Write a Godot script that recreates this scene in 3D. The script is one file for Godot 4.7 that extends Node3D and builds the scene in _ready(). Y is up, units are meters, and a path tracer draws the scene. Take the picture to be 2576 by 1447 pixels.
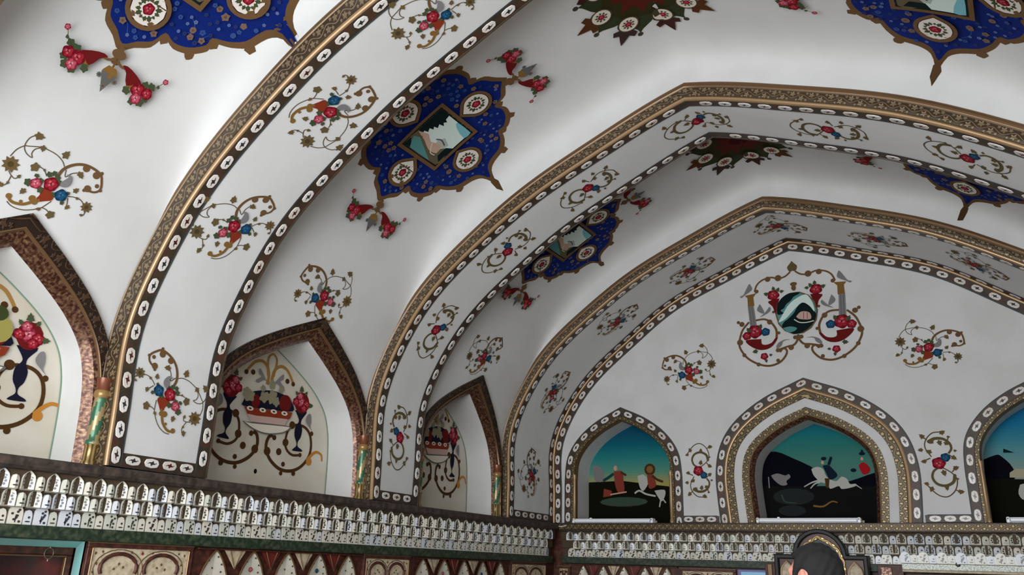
extends Node3D
# Painted vaulted hall. Lengths in metres; the springing line of the vault lies Y0 above the floor, x runs across the hall, z along it (end wall at z = 0).
const Y0 := 2.15
const NT := 720
const TKD := [0.0, 8.0, 16.0, 25.0, 35.0, 47.0, 60.0, 75.0, 90.0]
# radius of the pointed arch about (3, Y0) at those angles: the vault's common curve and the edges of the hand-built ribs
const RK := {
	"v": [3.0, 3.0418, 3.1401, 3.1405, 3.0947, 2.9908, 2.9464, 2.9586, 3.1261],
	"1f": [2.9734, 3.0304, 3.145, 3.1539, 3.117, 3.032, 2.9891, 2.9922, 3.1502], "1b": [3.0157, 3.0397, 3.1261, 3.1231, 3.0896, 2.9927, 2.9561, 3.0078, 3.2235],
	"2f": [2.9929, 3.0391, 3.1367, 3.149, 3.1064, 3.0001, 2.9441, 2.9549, 3.1217], "2b": [3.0415, 3.0674, 3.1489, 3.1392, 3.0724, 2.9585, 2.91, 2.9399, 3.1386],
	"3f": [3.0231, 3.0558, 3.1483, 3.1449, 3.0869, 2.971, 2.9183, 2.925, 3.0884], "3b": [3.0257, 3.0606, 3.1545, 3.1495, 3.0727, 2.9574, 2.9392, 2.9434, 3.1104]}
const RIBS := {
	0: {"zf": 8.18, "zb": 7.4, "f": "v", "b": "v", "d": .2}, 1: {"zf": 5.847, "zb": 5.071, "f": "1f", "b": "1b", "d": .2},
	2: {"zf": 3.324, "zb": 2.623, "f": "2f", "b": "2b", "d": .135}, 3: {"zf": 1.015, "zb": 0.0, "f": "3f", "b": "3b", "d": .115}}
const BAYS := {
	0: {"z0": 8.18, "z1": 9.75, "d": .2, "up": .3}, 1: {"z0": 5.847, "z1": 7.4, "d": .2, "up": .35},
	2: {"z0": 3.324, "z1": 5.071, "d": .135, "up": .35}, 3: {"z0": 1.015, "z1": 2.623, "d": .115, "up": .27}}
var rtab := {}
var inv := {}
var slen := {}
var mats := {}
var taken := {}
var rng := RandomNumberGenerator.new()

func lin(r: float, g: float, b: float) -> Color:
	return Color8(int(r), int(g), int(b)).srgb_to_linear()

func _ready():
	rng.seed = 20
	# camera
	var cam := Camera3D.new()
	cam.name = "camera"
	cam.position = Vector3(4.89979, Y0 - .53011, 8.87012)
	cam.basis = Basis(Vector3.UP, deg_to_rad(32.37233)) * Basis(Vector3.RIGHT, deg_to_rad(19.20055)) * Basis(Vector3.BACK, deg_to_rad(1.87574))
	cam.fov = rad_to_deg(2.0 * atan(723.5 / 2025.656))
	cam.near = .05
	cam.far = 60
	add_child(cam)
	cam.current = true
	# sky, exposure
	var we := WorldEnvironment.new()
	we.name = "world_environment"
	var env := Environment.new()
	var sky := Sky.new()
	var pm := ProceduralSkyMaterial.new()
	pm.sky_top_color = Color(.35, .5, .75)
	pm.sky_horizon_color = Color(.75, .8, .88)
	pm.ground_bottom_color = Color(.3, .27, .24)
	pm.ground_horizon_color = Color(.6, .6, .6)
	sky.sky_material = pm
	env.background_mode = Environment.BG_SKY
	env.sky = sky
	env.tonemap_mode = Environment.TONE_MAPPER_LINEAR
	env.tonemap_exposure = 1.0
	env.sdfgi_enabled = true
	env.ssao_enabled = true
	env.ssil_enabled = true
	we.environment = env
	add_child(we)
	# daylight through the frosted window at the near end of the hall
	var al := AreaLight3D.new()
	al.name = "window_daylight"
	al.position = Vector3(3, 2.2, 9.7)
	al.area_size = Vector2(4.5, 3.3)
	al.light_color = Color(.97, .985, 1.0)
	al.light_energy = 39.5
	al.area_range = 40.0
	al.shadow_enabled = true
	add_child(al)

	make_tables()
	make_mats()
	make_ovals()
	make_plaques()
	make_vault()
	make_side_walls()
	make_end_wall()
	make_window_wall()
	make_rib(0, "pointed arch rib nearest the viewer, only its far edge showing in the top left corner", -3.2)
	make_rib(1, "broad white arch rib sweeping from lower left to the top centre", 1.0)
	make_rib(2, "middle white arch rib whose peak stands near the top right", 3.9)
	make_rib(3, "farthest white arch rib, framing the end wall with its lunettes", 3.9)
	make_end_borders()
	make_niche(1, "large arched niche at the left edge with a flower vase mural")
	make_niche(2, "arched niche with red splayed reveal between the nearest and the middle rib")
	make_niche(3, "narrow shadowed arched niche between the middle and the farthest rib")
	make_lunette(0, "arched lunette beside the corner, its painting under a clear teal sky", "painting of a red-robed rider and grey horse under a teal sky with yellow horizon")
	make_lunette(1, "large central lunette with a white band inside its double gilded moulding", "dark painting of a rider on a galloping white horse beneath a black hill")
	make_lunette(2, "lunette cut off by the right edge, with a bright blue painted sky", "painting with bright blue sky and dark trees at the right edge")
	make_cornice(true, .13, 7.2, "receding cornice of white little niches along the left wall, above a dark green band")
	make_cornice(false, .13, 5.95, "frontal cornice of white little niches on the end wall below the lamps")
	carved_panel("widest cream panel with paired scrolls, beside the teal recess", 5.10, 5.86, true)
	carved_panel("cream scroll panel halfway along the side wall, after the red and white facets", 2.73, 3.37, true)
	carved_panel("small dim cream panel on the side wall next to the corner", .2, 1.0, true)
	carved_panel("narrow cream panel on the end wall right beside the corner", .04, .22, false, -.49)
	carved_panel("cream panel on the end wall left of the bright blue panel", 1.56, 2.18, false, -.475)
	facet_group("pointed white facets with red spandrels under the large middle niche", 3.39, 5.07, true, 5)
	facet_group("dim pointed facets near the corner end of the side wall", 1.03, 2.71, true, 5)
	facet_group("small pointed facets on the end wall left of the cream panel", .26, 1.54, false, 5)
	make_recess()
	lamp("white tube lamp with a loose cable, below the leftmost hunting picture", .30, 1.3, true)
	lamp("longest white tube lamp, on the ledge of the central lunette", 2.46, 3.47, false)
	lamp("tube lamp cut off by the right edge of the picture", 4.71, 5.7, false)
	make_mirror_frame()
	make_end_details()
	var dome1 := func(s, z, h): return vault_at(BAYS[1], s, z, h)
	var dome2 := func(s, z, h): return vault_at(BAYS[2], s, z, h)
	var dome3 := func(s, z, h): return vault_at(BAYS[3], s, z, h)
	var wall := func(x, y, h): return Vector3(x, Y0 + y, h)
	var g1 := "flower sprays on the nearest rib"
	var on1 := func(s, z, h): return soffit_at(RIBS[1], s, z, h)
	spray("flower spray on the nearest rib at the top edge of the picture", on1, Vector2(-.963, 5.472), .756, .957, 1, g1)
	spray("flower spray on the nearest rib with the blue bloom above the roses", on1, Vector2(-1.922, 5.494), -.93, 1.033, -1, g1)
	spray("flower spray halfway up the nearest rib with the blue bloom lower right", on1, Vector2(-3.019, 5.46), .021, 1.011, 1, g1)
	spray("lowest flower spray on the nearest rib, above its foot beside the niche", on1, Vector2(-4.303, 5.494), .014, .989, -1, g1)
	spray("large flower spray on the white vault at the left edge, above the left niche", dome1, Vector2(-3.47, 6.594), -.62, .967, 1, "flower sprays on the vault cells")
	spray("flower spray above the peak of the niche in the middle bay", dome2, Vector2(-3.406, 4.301), .647, 1.011, -1, "flower sprays on the vault cells")
	spray("shadowed flower spray above the narrow far niche", dome3, Vector2(-3.33, 1.92), -.28, .93, 1, "flower sprays on the vault cells")
	spray("flower spray on the end wall right of the tall ornament", wall, Vector2(4.276, 1.676), .695, 1.023, 1, "flower sprays on the end wall")
	spray("flower spray on the end wall left of the tall ornament", wall, Vector2(1.754, 1.688), 2.276, 1.066, -1, "flower sprays on the end wall")
	spray("slender scroll spray on the panel between the left and central lunettes", wall, Vector2(1.825, .56), 0, 1, 1, "flower sprays on the end wall", 1)
	spray("faded slender scroll spray on the panel right of the central lunette", wall, Vector2(4.225, .55), 0, 1.05, -1, "flower sprays on the end wall", 1)
	var on2 := func(s, z, h): return soffit_at(RIBS[2], s, z, h)
	var where2 := ["just left of the peak of the middle rib", "just right of the peak of the middle rib", "near the right edge on the middle rib", "on the middle rib beside the right medallion edge", "on the middle rib level with the half hidden blue medallion", "on the middle rib above the far niche", "at the foot of the middle rib"]
	var spots2 := [-.02, 1.08, 2.09, -1.13, -2.1, -3.13, -4.22]
	for i in 7: spray("slender scroll spray " + where2[i], on2, Vector2(spots2[i], 2.985), PI / 2 if i % 2 == 0 else -PI / 2, 1.0, 1.0 if i % 2 == 0 else -1.0, "scroll sprays on the middle rib", 1)
	var on3 := func(s, z, h): return soffit_at(RIBS[3], s, z, h)
	var where3 := ["left of the peak of the farthest rib", "right of the peak of the farthest rib", "at the right edge on the farthest rib", "on the upper left of the farthest rib", "halfway down the farthest rib", "low on the farthest rib above its foot", "at the foot of the farthest rib in the corner"]
	var spots3 := [.03, 1.04, 1.99, -1.07, -2.11, -3.27, -4.3]
	for i in 7: spray("greyish flower spray " + where3[i], on3, Vector2(spots3[i], .53), .3 if i % 2 == 0 else -.5, .93, 1.0 if i % 2 == 0 else -1.0, "flower sprays on the farthest rib")
	medallion(1, "bright blue medallion cut by the top edge above the left niche", Vector2(-1.87, 6.6), 1.0, [-1.0])
	medallion(2, "blue medallion with a framed landscape between the nearest and middle ribs", Vector2(-1.81, 4.2), 1.0, [-1.0, 1.0])
	medallion(2, "dark blue medallion cut by the top right edge of the picture", Vector2(1.81, 4.2), 1.0, [-1.0])
	medallion(3, "blue medallion half hidden behind the middle rib's left limb", Vector2(-1.82, 1.93), .94, [-1.0, 1.0])
	medallion(3, "dark blue medallion half hidden by the middle rib near the right edge", Vector2(1.85, 1.82), .94, [-1.0])
	rosette(2, "dark rosette of white roundels cut by the top edge", Vector2(0, 4.2), 1.0)
	rosette(3, "small dark rosette of roundels below the peak of the middle rib", Vector2(.0, 1.83), 1.0)
	wall_ornament()
	make_person(Vector3(4.14, 0, 5.3), deg_to_rad(-112), 1.745)

# ---- arch curves -------------------------------------------------------------
func make_tables():
	for k in RK:
		var y: Array = RK[k]
		var n: int = y.size()
		var m := []; var cc := []; var dd := []
		m.resize(n); cc.resize(n); dd.resize(n)
		m.fill(0.0); cc.fill(0.0); dd.fill(0.0)
		for i in range(1, n - 1):
			var h0: float = TKD[i] - TKD[i - 1]
			var h1: float = TKD[i + 1] - TKD[i]
			var w: float = 2.0 * (h0 + h1) - h0 * cc[i - 1]
			cc[i] = h1 / w
			dd[i] = (6.0 * ((y[i + 1] - y[i]) / h1 - (y[i] - y[i - 1]) / h0) - h0 * dd[i - 1]) / w
		for i in range(n - 2, 0, -1):
			m[i] = dd[i] - cc[i] * m[i + 1]
		var t := PackedFloat32Array()
		for q in NT + 1:
			var x := 90.0 * q / NT
			var j := 0
			while j < n - 2 and x > TKD[j + 1]: j += 1
			var h: float = TKD[j + 1] - TKD[j]
			var a: float = (TKD[j + 1] - x) / h
			var b: float = (x - TKD[j]) / h
			t.append(a * y[j] + b * y[j + 1] + ((a * a * a - a) * m[j] + (b * b * b - b) * m[j + 1]) * h * h / 6.0)
		rtab[k] = t
	for d in [0.0, .2, .135, .115]:
		var cum := PackedFloat32Array([0.0])
		var last := Vector2.ZERO
		for q in NT + 1:
			var an := deg_to_rad(90.0 * q / NT)
			var p: Vector2 = Vector2(cos(an), sin(an)) * (rtab["v"][q] + d)
			if q > 0: cum.append(cum[q - 1] + last.distance_to(p))
			last = p
		slen[d] = cum[NT]
		var iv := PackedFloat32Array()
		var j := 0
		for q in 2001:
			var s: float = cum[NT] * q / 2000.0
			while j < NT - 1 and cum[j + 1] < s: j += 1
			iv.append((j + clampf((s - cum[j]) / maxf(cum[j + 1] - cum[j], 1e-6), 0, 1)) * 90.0 / NT)
		inv[d] = iv

func rr(k: String, th: float) -> float:
	var f := clampf(th, 0, 90) / 90.0 * NT
	var i := mini(int(f), NT - 1)
	return lerpf(rtab[k][i], rtab[k][i + 1], f - i)

func th_of(d: float, s: float) -> float:      # s: arc length from the crown
	var f := clampf(1.0 - absf(s) / slen[d], 0, 1) * 2000.0
	var i := mini(int(f), 1999)
	return lerpf(inv[d][i], inv[d][i + 1], f - i)

func polar(th: float, r: float, side: float, z: float) -> Vector3:
	var a := deg_to_rad(th)
	return Vector3(3.0 - side * r * cos(a), Y0 + r * sin(a), z)

func soffit_at(R: Dictionary, s: float, z: float, h: float) -> Vector3:
	var th := th_of(0.0, s)
	var t := clampf((R.zf - z) / (R.zf - R.zb), 0, 1)
	return polar(th, lerpf(rr(R.f, th), rr(R.b, th), t) - h, 1.0 if s < 0 else -1.0, z)

func swell(B: Dictionary, th: float, z: float) -> float:    # the bay's cell rises as a shallow dome over the ribs
	var u := clampf(absf(z - (B.z0 + B.z1) / 2) / ((B.z1 - B.z0) / 2), 0, 1)
	return B.up * smoothstep(26.0, 52.0, th) * pow(1.0 - pow(u, 4), .25)

func vault_at(B: Dictionary, s: float, z: float, h: float) -> Vector3:
	var th := th_of(B.d, s)
	return polar(th, rr("v", th) + B.d + swell(B, th, z) - h, 1.0 if s < 0 else -1.0, z)

func s_at_height(B: Dictionary, y: float) -> float:
	var lo: float = -slen[B.d]
	var hi := -2.0
	for i in 30:
		var m := (lo + hi) / 2
		var th := th_of(B.d, m)
		if (rr("v", th) + B.d) * sin(deg_to_rad(th)) < y: lo = m
		else: hi = m
	return lo

func wall_x(B: Dictionary, y: float) -> float:      # the side wall is the foot of the vault's curve
	var th := rad_to_deg(atan2(y, 3.13))
	for i in 4: th = rad_to_deg(asin(clampf(y / (rr("v", th) + B.d), 0, 1)))
	return 3.0 - (rr("v", th) + B.d) * cos(deg_to_rad(th))

# ---- node and mesh helpers ---------------------------------------------------
func numbered(n: String) -> String:
	var k: int = taken.get(n, 0)
	taken[n] = k + 1
	return n if k == 0 else "%s_%03d" % [n, k]

func tag(o: Node, label := "", category := "", group := "", kind := ""):
	if label: o.set_meta("label", label)
	if category: o.set_meta("category", category)
	if group: o.set_meta("group", group)
	if kind: o.set_meta("kind", kind)

func thing(called: String, label: String, category: String, at := Vector3.ZERO, group := "") -> Node3D:
	var o := Node3D.new()
	o.name = numbered(called)
	add_child(o)
	o.position = at
	tag(o, label, category, group)
	return o

func put(called: String, m: Mesh, mat: Material, parent: Node = self, x := Transform3D.IDENTITY) -> MeshInstance3D:
	var o := MeshInstance3D.new()
	o.mesh = m
	o.material_override = mat
	if parent == self: called = numbered(called)
	o.name = called
	parent.add_child(o, true)
	if parent is Node3D and parent != self and x == Transform3D.IDENTITY: o.position = -origin_of(parent)
	else: o.transform = x
	return o

func origin_of(p: Node3D) -> Vector3:
	var v := p.position
	var q := p.get_parent()
	while q != self and q is Node3D:
		v += q.position
		q = q.get_parent()
	return v

func begin() -> SurfaceTool:
	var st := SurfaceTool.new()
	st.begin(Mesh.PRIMITIVE_TRIANGLES)
	return st

func done(st: SurfaceTool, normals := true) -> ArrayMesh:
	if normals: st.generate_normals()
	st.index()
	return st.commit()

func quad(st: SurfaceTool, a: Vector3, b: Vector3, c: Vector3, d: Vector3, ua := Vector2.ZERO, ub := Vector2.ZERO, uc := Vector2.ZERO, ud := Vector2.ZERO):
	st.set_uv(ua); st.add_vertex(a)
	st.set_uv(ub); st.add_vertex(b)
	st.set_uv(uc); st.add_vertex(c)
	st.set_uv(ua); st.add_vertex(a)
	st.set_uv(uc); st.add_vertex(c)
	st.set_uv(ud); st.add_vertex(d)

func grid(st: SurfaceTool, us: Array, vs: Array, f: Callable):
	var rows := []
	for u in us:
		var row := PackedVector3Array()
		for v in vs: row.append(f.call(u, v))
		rows.append(row)
	for i in us.size() - 1:
		for j in vs.size() - 1:
			quad(st, rows[i][j], rows[i + 1][j], rows[i + 1][j + 1], rows[i][j + 1], Vector2(us[i], vs[j]), Vector2(us[i + 1], vs[j]), Vector2(us[i + 1], vs[j + 1]), Vector2(us[i], vs[j + 1]))

func span(a: float, b: float, n: int) -> Array:
	var r := []
	for i in n + 1: r.append(lerpf(a, b, float(i) / n))
	return r

func box(st: SurfaceTool, lo: Vector3, hi: Vector3, bev := 0.0):
	# a box with chamfered edges: three crossing slabs meeting at the chamfers
	var c := (lo + hi) / 2
	var e := (hi - lo) / 2
	var b := minf(bev, minf(e.x, minf(e.y, e.z)) * .8)
	for ax in 3:
		for sg in [-1.0, 1.0]:
			var n := Vector3.ZERO; n[ax] = sg
			var u := Vector3.ZERO; u[(ax + 1) % 3] = 1
			var v := Vector3.ZERO; v[(ax + 2) % 3] = 1
			var eu: float = e[(ax + 1) % 3] - b
			var ev: float = e[(ax + 2) % 3] - b
			var o := c + n * e[ax]
			st.set_smooth_group(-1)
			if sg > 0: quad(st, o - u * eu - v * ev, o - u * eu + v * ev, o + u * eu + v * ev, o + u * eu - v * ev)
			else: quad(st, o - u * eu - v * ev, o + u * eu - v * ev, o + u * eu + v * ev, o - u * eu + v * ev)
	if b > 0:
		for ax in 3:
			var a1 := (ax + 1) % 3
			var a2 := (ax + 2) % 3
			for s1 in [-1.0, 1.0]:
				for s2 in [-1.0, 1.0]:
					var p := Vector3.ZERO; p[a1] = s1 * e[a1]; p[a2] = s2 * (e[a2] - b)
					var q := Vector3.ZERO; q[a1] = s1 * (e[a1] - b); q[a2] = s2 * e[a2]
					var l := Vector3.ZERO; l[ax] = e[ax] - b
					if s1 * s2 > 0: quad(st, c + p - l, c + q - l, c + q + l, c + p + l)
					else: quad(st, c + p - l, c + p + l, c + q + l, c + q - l)
		for sx in [-1.0, 1.0]:
			for sy in [-1.0, 1.0]:
				for sz in [-1.0, 1.0]:
					var k := Vector3(sx, sy, sz)
					var pts := [c + k * Vector3(e.x, e.y - b, e.z - b), c + k * Vector3(e.x - b, e.y, e.z - b), c + k * Vector3(e.x - b, e.y - b, e.z)]
					if sx * sy * sz < 0: pts.reverse()
					for p in [pts[0], pts[2], pts[1]]: st.set_uv(Vector2.ZERO); st.add_vertex(p)

func box_mesh(lo: Vector3, hi: Vector3, bev := .004) -> ArrayMesh:
	var st := begin()
	box(st, lo, hi, bev)
	return done(st)

func tube(st: SurfaceTool, pts: Array, r: float, n := 8):
	var rings := []
	for i in pts.size():
		var d: Vector3 = (pts[mini(i + 1, pts.size() - 1)] - pts[maxi(i - 1, 0)]).normalized()
		var a := d.cross(Vector3.UP if absf(d.y) < .9 else Vector3.RIGHT).normalized()
		var b := d.cross(a)
		var ring := PackedVector3Array()
		for k in n: ring.append(pts[i] + (a * cos(TAU * k / n) + b * sin(TAU * k / n)) * r)
		rings.append(ring)
	st.set_smooth_group(0)
	for i in rings.size() - 1:
		for k in n: quad(st, rings[i][k], rings[i + 1][k], rings[i + 1][(k + 1) % n], rings[i][(k + 1) % n])

func smooth(pts: Array, per := 6) -> Array:     # Catmull-Rom through 2D or 3D points
	var out := []
	var n := pts.size()
	for i in n - 1:
		var a = pts[maxi(i - 1, 0)]
		var b = pts[i]
		var c = pts[i + 1]
		var d = pts[mini(i + 2, n - 1)]
		for k in per:
			var t := float(k) / per
			out.append(.5 * (2.0 * b + (c - a) * t + (2.0 * a - 5.0 * b + 4.0 * c - d) * t * t + (3.0 * b - a - 3.0 * c + d) * t * t * t))
	out.append(pts[n - 1])
	return out

func arch_path(half: Array, cx: float, scale := 1.0, per := 6) -> Array:     # half: (half width, height) from foot to crown
	var h := smooth(half, per)
	var out := []
	for p in h: out.append(Vector2(cx - p.x * scale, p.y))
	for i in range(h.size() - 2, -1, -1): out.append(Vector2(cx + h[i].x * scale, h[i].y))
	return out

func outward(path: Array) -> Array:     # mitred normals to the left of the path
	var out := []
	var n := path.size()
	for i in n:
		var d0: Vector2 = (path[i] - path[maxi(i - 1, 0)]).normalized()
		var d1: Vector2 = (path[mini(i + 1, n - 1)] - path[i]).normalized()
		if i == 0: d0 = d1
		if i == n - 1: d1 = d0
		var n0 := Vector2(-d0.y, d0.x)
		var n1 := Vector2(-d1.y, d1.x)
		var m := (n0 + n1).normalized()
		out.append(m / maxf(.35, m.dot(n0)))
	return out

func offset_path(path: Array, a: float) -> Array:
	var nn := outward(path)
	var out := []
	for i in path.size(): out.append(path[i] + nn[i] * a)
	return out

func sweep(st: SurfaceTool, path: Array, sec: Array, f: Callable, group0 := 0):     # sec: (offset to the left, height over the surface)
	var nn := outward(path)
	var lens := [0.0]
	for i in range(1, path.size()): lens.append(lens[i - 1] + path[i].distance_to(path[i - 1]))
	var across := [0.0]
	for j in range(1, sec.size()): across.append(across[j - 1] + sec[j].distance_to(sec[j - 1]))
	var tot: float = maxf(across[-1], 1e-6)
	var rows := []
	for i in path.size():
		var row := PackedVector3Array()
		for q in sec: row.append(f.call(path[i] + nn[i] * q.x, q.y))
		rows.append(row)
	for j in sec.size() - 1:
		st.set_smooth_group(group0 + j)
		for i in path.size() - 1:
			quad(st, rows[i][j], rows[i + 1][j], rows[i + 1][j + 1], rows[i][j + 1], Vector2(lens[i], across[j] / tot), Vector2(lens[i + 1], across[j] / tot), Vector2(lens[i + 1], across[j + 1] / tot), Vector2(lens[i], across[j + 1] / tot))

func swept(path: Array, sec: Array, f: Callable) -> ArrayMesh:
	var st := begin()
	sweep(st, path, sec, f)
	return done(st)

func half_round(a0: float, a1: float, h: float, base := 0.0, n := 6) -> Array:
	var out := []
	for i in n + 1:
		var t := PI * i / n
		out.append(Vector2((a0 + a1) / 2 - cos(t) * (a1 - a0) / 2, base + sin(t) * h))
	return out

func lathe(st: SurfaceTool, prof: Array, c: Vector3, n := 16, col = null):    # prof: (radius, height)
	st.set_smooth_group(0)
	for i in prof.size() - 1:
		for k in n:
			var vs := []
			for q in [[i, k], [i + 1, k], [i + 1, k + 1], [i, k + 1]]:
				var p: Vector2 = prof[q[0]]
				var a: float = TAU * q[1] / n
				vs.append(c + Vector3(cos(a) * p.x, p.y, sin(a) * p.x))
			if col != null: st.set_color(col.call((prof[i].y + prof[i + 1].y) / 2, (k + .5) / n))
			quad(st, vs[0], vs[1], vs[2], vs[3])

# ---- paint: flat shapes laid on a surface ------------------------------------
class Painter:
	var host
	var surf: Callable
	var xf := Transform2D.IDENTITY
	var root: Node3D
	var mat: Material
	var st: SurfaceTool
	var cur := ""
	var any := false
	var h := .003
	var edge := .09
	var rg := RandomNumberGenerator.new()
	var lead: Node3D
	var sub := false
	func part(n: String, below := false):
		flush()
		sub = below and lead != null
		cur = n
		st = SurfaceTool.new()
		st.begin(Mesh.PRIMITIVE_TRIANGLES)
		any = false
	func flush():
		if st and any:
			st.index()
			var o = host.put(cur, st.commit(), mat, lead if sub else root)
			if not sub: lead = o
			if cur in ["green_leaf", "arabesque", "painted_leaf"]: o.set_meta("kind", "stuff")
		st = null
		any = false
	func tri(a: Vector2, b: Vector2, c: Vector2, deep := 0):
		var ab := a.distance_to(b)
		var bc := b.distance_to(c)
		var ca := c.distance_to(a)
		var m := maxf(ab, maxf(bc, ca))
		if m > edge and deep < 9:
			if m == ab:
				tri(a, (a + b) / 2, c, deep + 1); tri((a + b) / 2, b, c, deep + 1)
			elif m == bc:
				tri(a, b, (b + c) / 2, deep + 1); tri(a, (b + c) / 2, c, deep + 1)
			else:
				tri(a, b, (c + a) / 2, deep + 1); tri((c + a) / 2, b, c, deep + 1)
			return
		var p := [surf.call(a.x, a.y, h), surf.call(b.x, b.y, h), surf.call(c.x, c.y, h)]
		var u: Vector3 = (surf.call(a.x, a.y, h + .01) - p[0]).normalized()
		if (p[2] - p[0]).cross(p[1] - p[0]).dot(u) < 0: p.reverse()
		for q in p:
			st.set_normal(u)
			st.add_vertex(q)
	func raw(pts: PackedVector2Array, col: Color):
		any = true
		st.set_color(col)
		var q := PackedVector2Array()
		for p in pts: q.append(xf * p)
		var ix := Geometry2D.triangulate_polygon(q)
		for i in range(0, ix.size(), 3): tri(q[ix[i]], q[ix[i + 1]], q[ix[i + 2]])
		h += .0001
	func pts_of(a: Array) -> Array:
		var out := []
		for i in range(0, a.size(), 2): out.append(Vector2(a[i], a[i + 1]))
		return out
	func poly(col: Color, a: Array, per := 1):
		var p := pts_of(a)
		if per > 1:
			p.append(p[0])
			p = host.smooth(p, per)
			p.pop_back()
		raw(PackedVector2Array(p), col)
	func dot(col: Color, x: float, y: float, rx: float, ry := -1.0, n := 14, wob := 0.0):
		if ry < 0: ry = rx
		var q := PackedVector2Array()
		var ph := rg.randf() * TAU
		for i in n:
			var t := TAU * i / n
			var k := 1.0 + wob * sin(t * 5 + ph)
			q.append(Vector2(x + cos(t) * rx * k, y + sin(t) * ry * k))
		raw(q, col)
	func stroke(col: Color, w0: float, w1: float, a: Array):
		var p: Array = host.smooth(pts_of(a), 4)
		var n := p.size()
		any = true
		st.set_color(col)
		var lft := []
		var rgt := []
		for i in n:
			var d: Vector2 = (p[mini(i + 1, n - 1)] - p[maxi(i - 1, 0)]).normalized()
			var o := Vector2(-d.y, d.x) * lerpf(w0, w1, float(i) / (n - 1)) / 2
			lft.append(xf * (p[i] + o)); rgt.append(xf * (p[i] - o))
		for i in n - 1:
			tri(lft[i], rgt[i], rgt[i + 1]); tri(lft[i], rgt[i + 1], lft[i + 1])
		h += .0001
		if w1 > .012: dot(col, p[-1].x, p[-1].y, w1 / 2)
	func leaf(col: Color, x: float, y: float, l: float, ang: float, kind := 0):
		var t := Transform2D(ang, Vector2(x, y))
		var c := col.lerp(Color(col.r * 1.5, col.g * 1.05, col.b * .9), rg.randf() * .6)
		var q := PackedVector2Array()
		if kind == 2:
			for i in 18: q.append(t * (Vector2.from_angle(TAU * i / 18) * l * (1.0 if i % 2 == 0 else .66)))
			raw(q, c)
			dot(c * .55, x, y, l * .34)
		elif kind == 1:
			for i in 20: q.append(t * (Vector2.from_angle(TAU * i / 20) * l * (.86 + .14 * cos(5 * TAU * i / 20)) * Vector2(1, .85)))
			raw(q, c)
		else:
			for p in [Vector2(1.1, 0), Vector2(.55, .3), Vector2(.62, .5), Vector2(.15, .52), Vector2(-.35, .78), Vector2(-.45, .3), Vector2(-.8, .12), Vector2(-.8, -.12), Vector2(-.45, -.3), Vector2(-.35, -.78), Vector2(.15, -.52), Vector2(.62, -.5), Vector2(.55, -.3)]: q.append(t * (p * l * .85))
			raw(q, c)
	func rose(x: float, y: float, r: float, kind := 0):
		var C: Array = [[host.RD0, host.RD1, host.RD2], [host.PK0, host.PK1, host.PK2], [host.BL0, host.BL1, host.BL2]][kind]
		dot(C[0], x, y, r, r * .95, 24, .07)
		for i in 5:
			var a := TAU * i / 5 + .4
			dot(C[1], x + cos(a) * r * .5, y + sin(a) * r * .48, r * .36, r * .3, 10, .1)
		for i in 3:
			var a := TAU * i / 3 + 1.3
			dot(C[2], x + cos(a) * r * .26, y + sin(a) * r * .26 + r * .1, r * .22, r * .16, 9, .1)
		dot(C[0], x, y, r * .13, r * .1, 8)

func painter(root: Node3D, surf: Callable, at := Vector2.ZERO, ang := 0.0, sc := 1.0, flip := 1.0, edge := .09, h := .003) -> Painter:
	var p := Painter.new()
	p.host = self
	p.surf = surf
	p.root = root
	p.mat = mats.paint
	p.xf = Transform2D(Vector2.from_angle(ang) * sc, Vector2.from_angle(ang + PI / 2) * sc * flip, at)
	p.edge = edge
	p.h = h
	p.rg.seed = hash(root.name)
	return p

# ---- colours and materials ---------------------------------------------------
var STM := lin(92, 78, 58)
var BRN := lin(104, 78, 52)
var OCH := lin(124, 92, 48)
var RUS := lin(128, 50, 30)
var OLV := lin(94, 82, 54)
var GRN := lin(62, 76, 52)
var GRY := lin(122, 118, 118)
var DBR := lin(72, 48, 26)
var GLD := lin(150, 112, 60)
var AMB := lin(176, 116, 48)
var INK := lin(26, 24, 40)
var DRD := lin(100, 24, 26)
var SGE := lin(128, 128, 104)
var IVO := lin(214, 204, 188)
var PNK := lin(188, 158, 148)
var SLT := lin(92, 92, 88)
var SEA := lin(84, 138, 136)
var PAL := lin(206, 222, 214)
var NGT := lin(18, 32, 30)
var PGR := lin(20, 19, 12)
var PGL := lin(56, 74, 60)
var PHL := lin(12, 12, 14)
var PGD := lin(18, 20, 19)
var PGM := lin(36, 42, 40)
var LGR := lin(176, 176, 168)
var PRD := lin(128, 58, 44)
var PRR := lin(160, 28, 32)
var PSK := lin(196, 150, 126)
var PTL := lin(24, 62, 60)
var PNV := lin(16, 32, 44)
var PBG := lin(168, 160, 136)
var RD0 := lin(108, 20, 32)
var RD1 := lin(148, 34, 48)
var RD2 := lin(186, 90, 98)
var PK0 := lin(130, 38, 54)
var PK1 := lin(176, 78, 92)
var PK2 := lin(206, 136, 142)
var BL0 := lin(22, 50, 74)
var BL1 := lin(30, 74, 108)
var BL2 := lin(58, 104, 130)
var NVY := lin(14, 38, 106)

func std(col: Color, rough := .7, metal := 0.0) -> StandardMaterial3D:
	var m := StandardMaterial3D.new()
	m.albedo_color = col
	m.roughness = rough
	m.metallic = metal
	m.cull_mode = BaseMaterial3D.CULL_DISABLED
	return m

func rgb(r: int, g: int, b: int) -> Color:
	return Color8(r, g, b)

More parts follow.
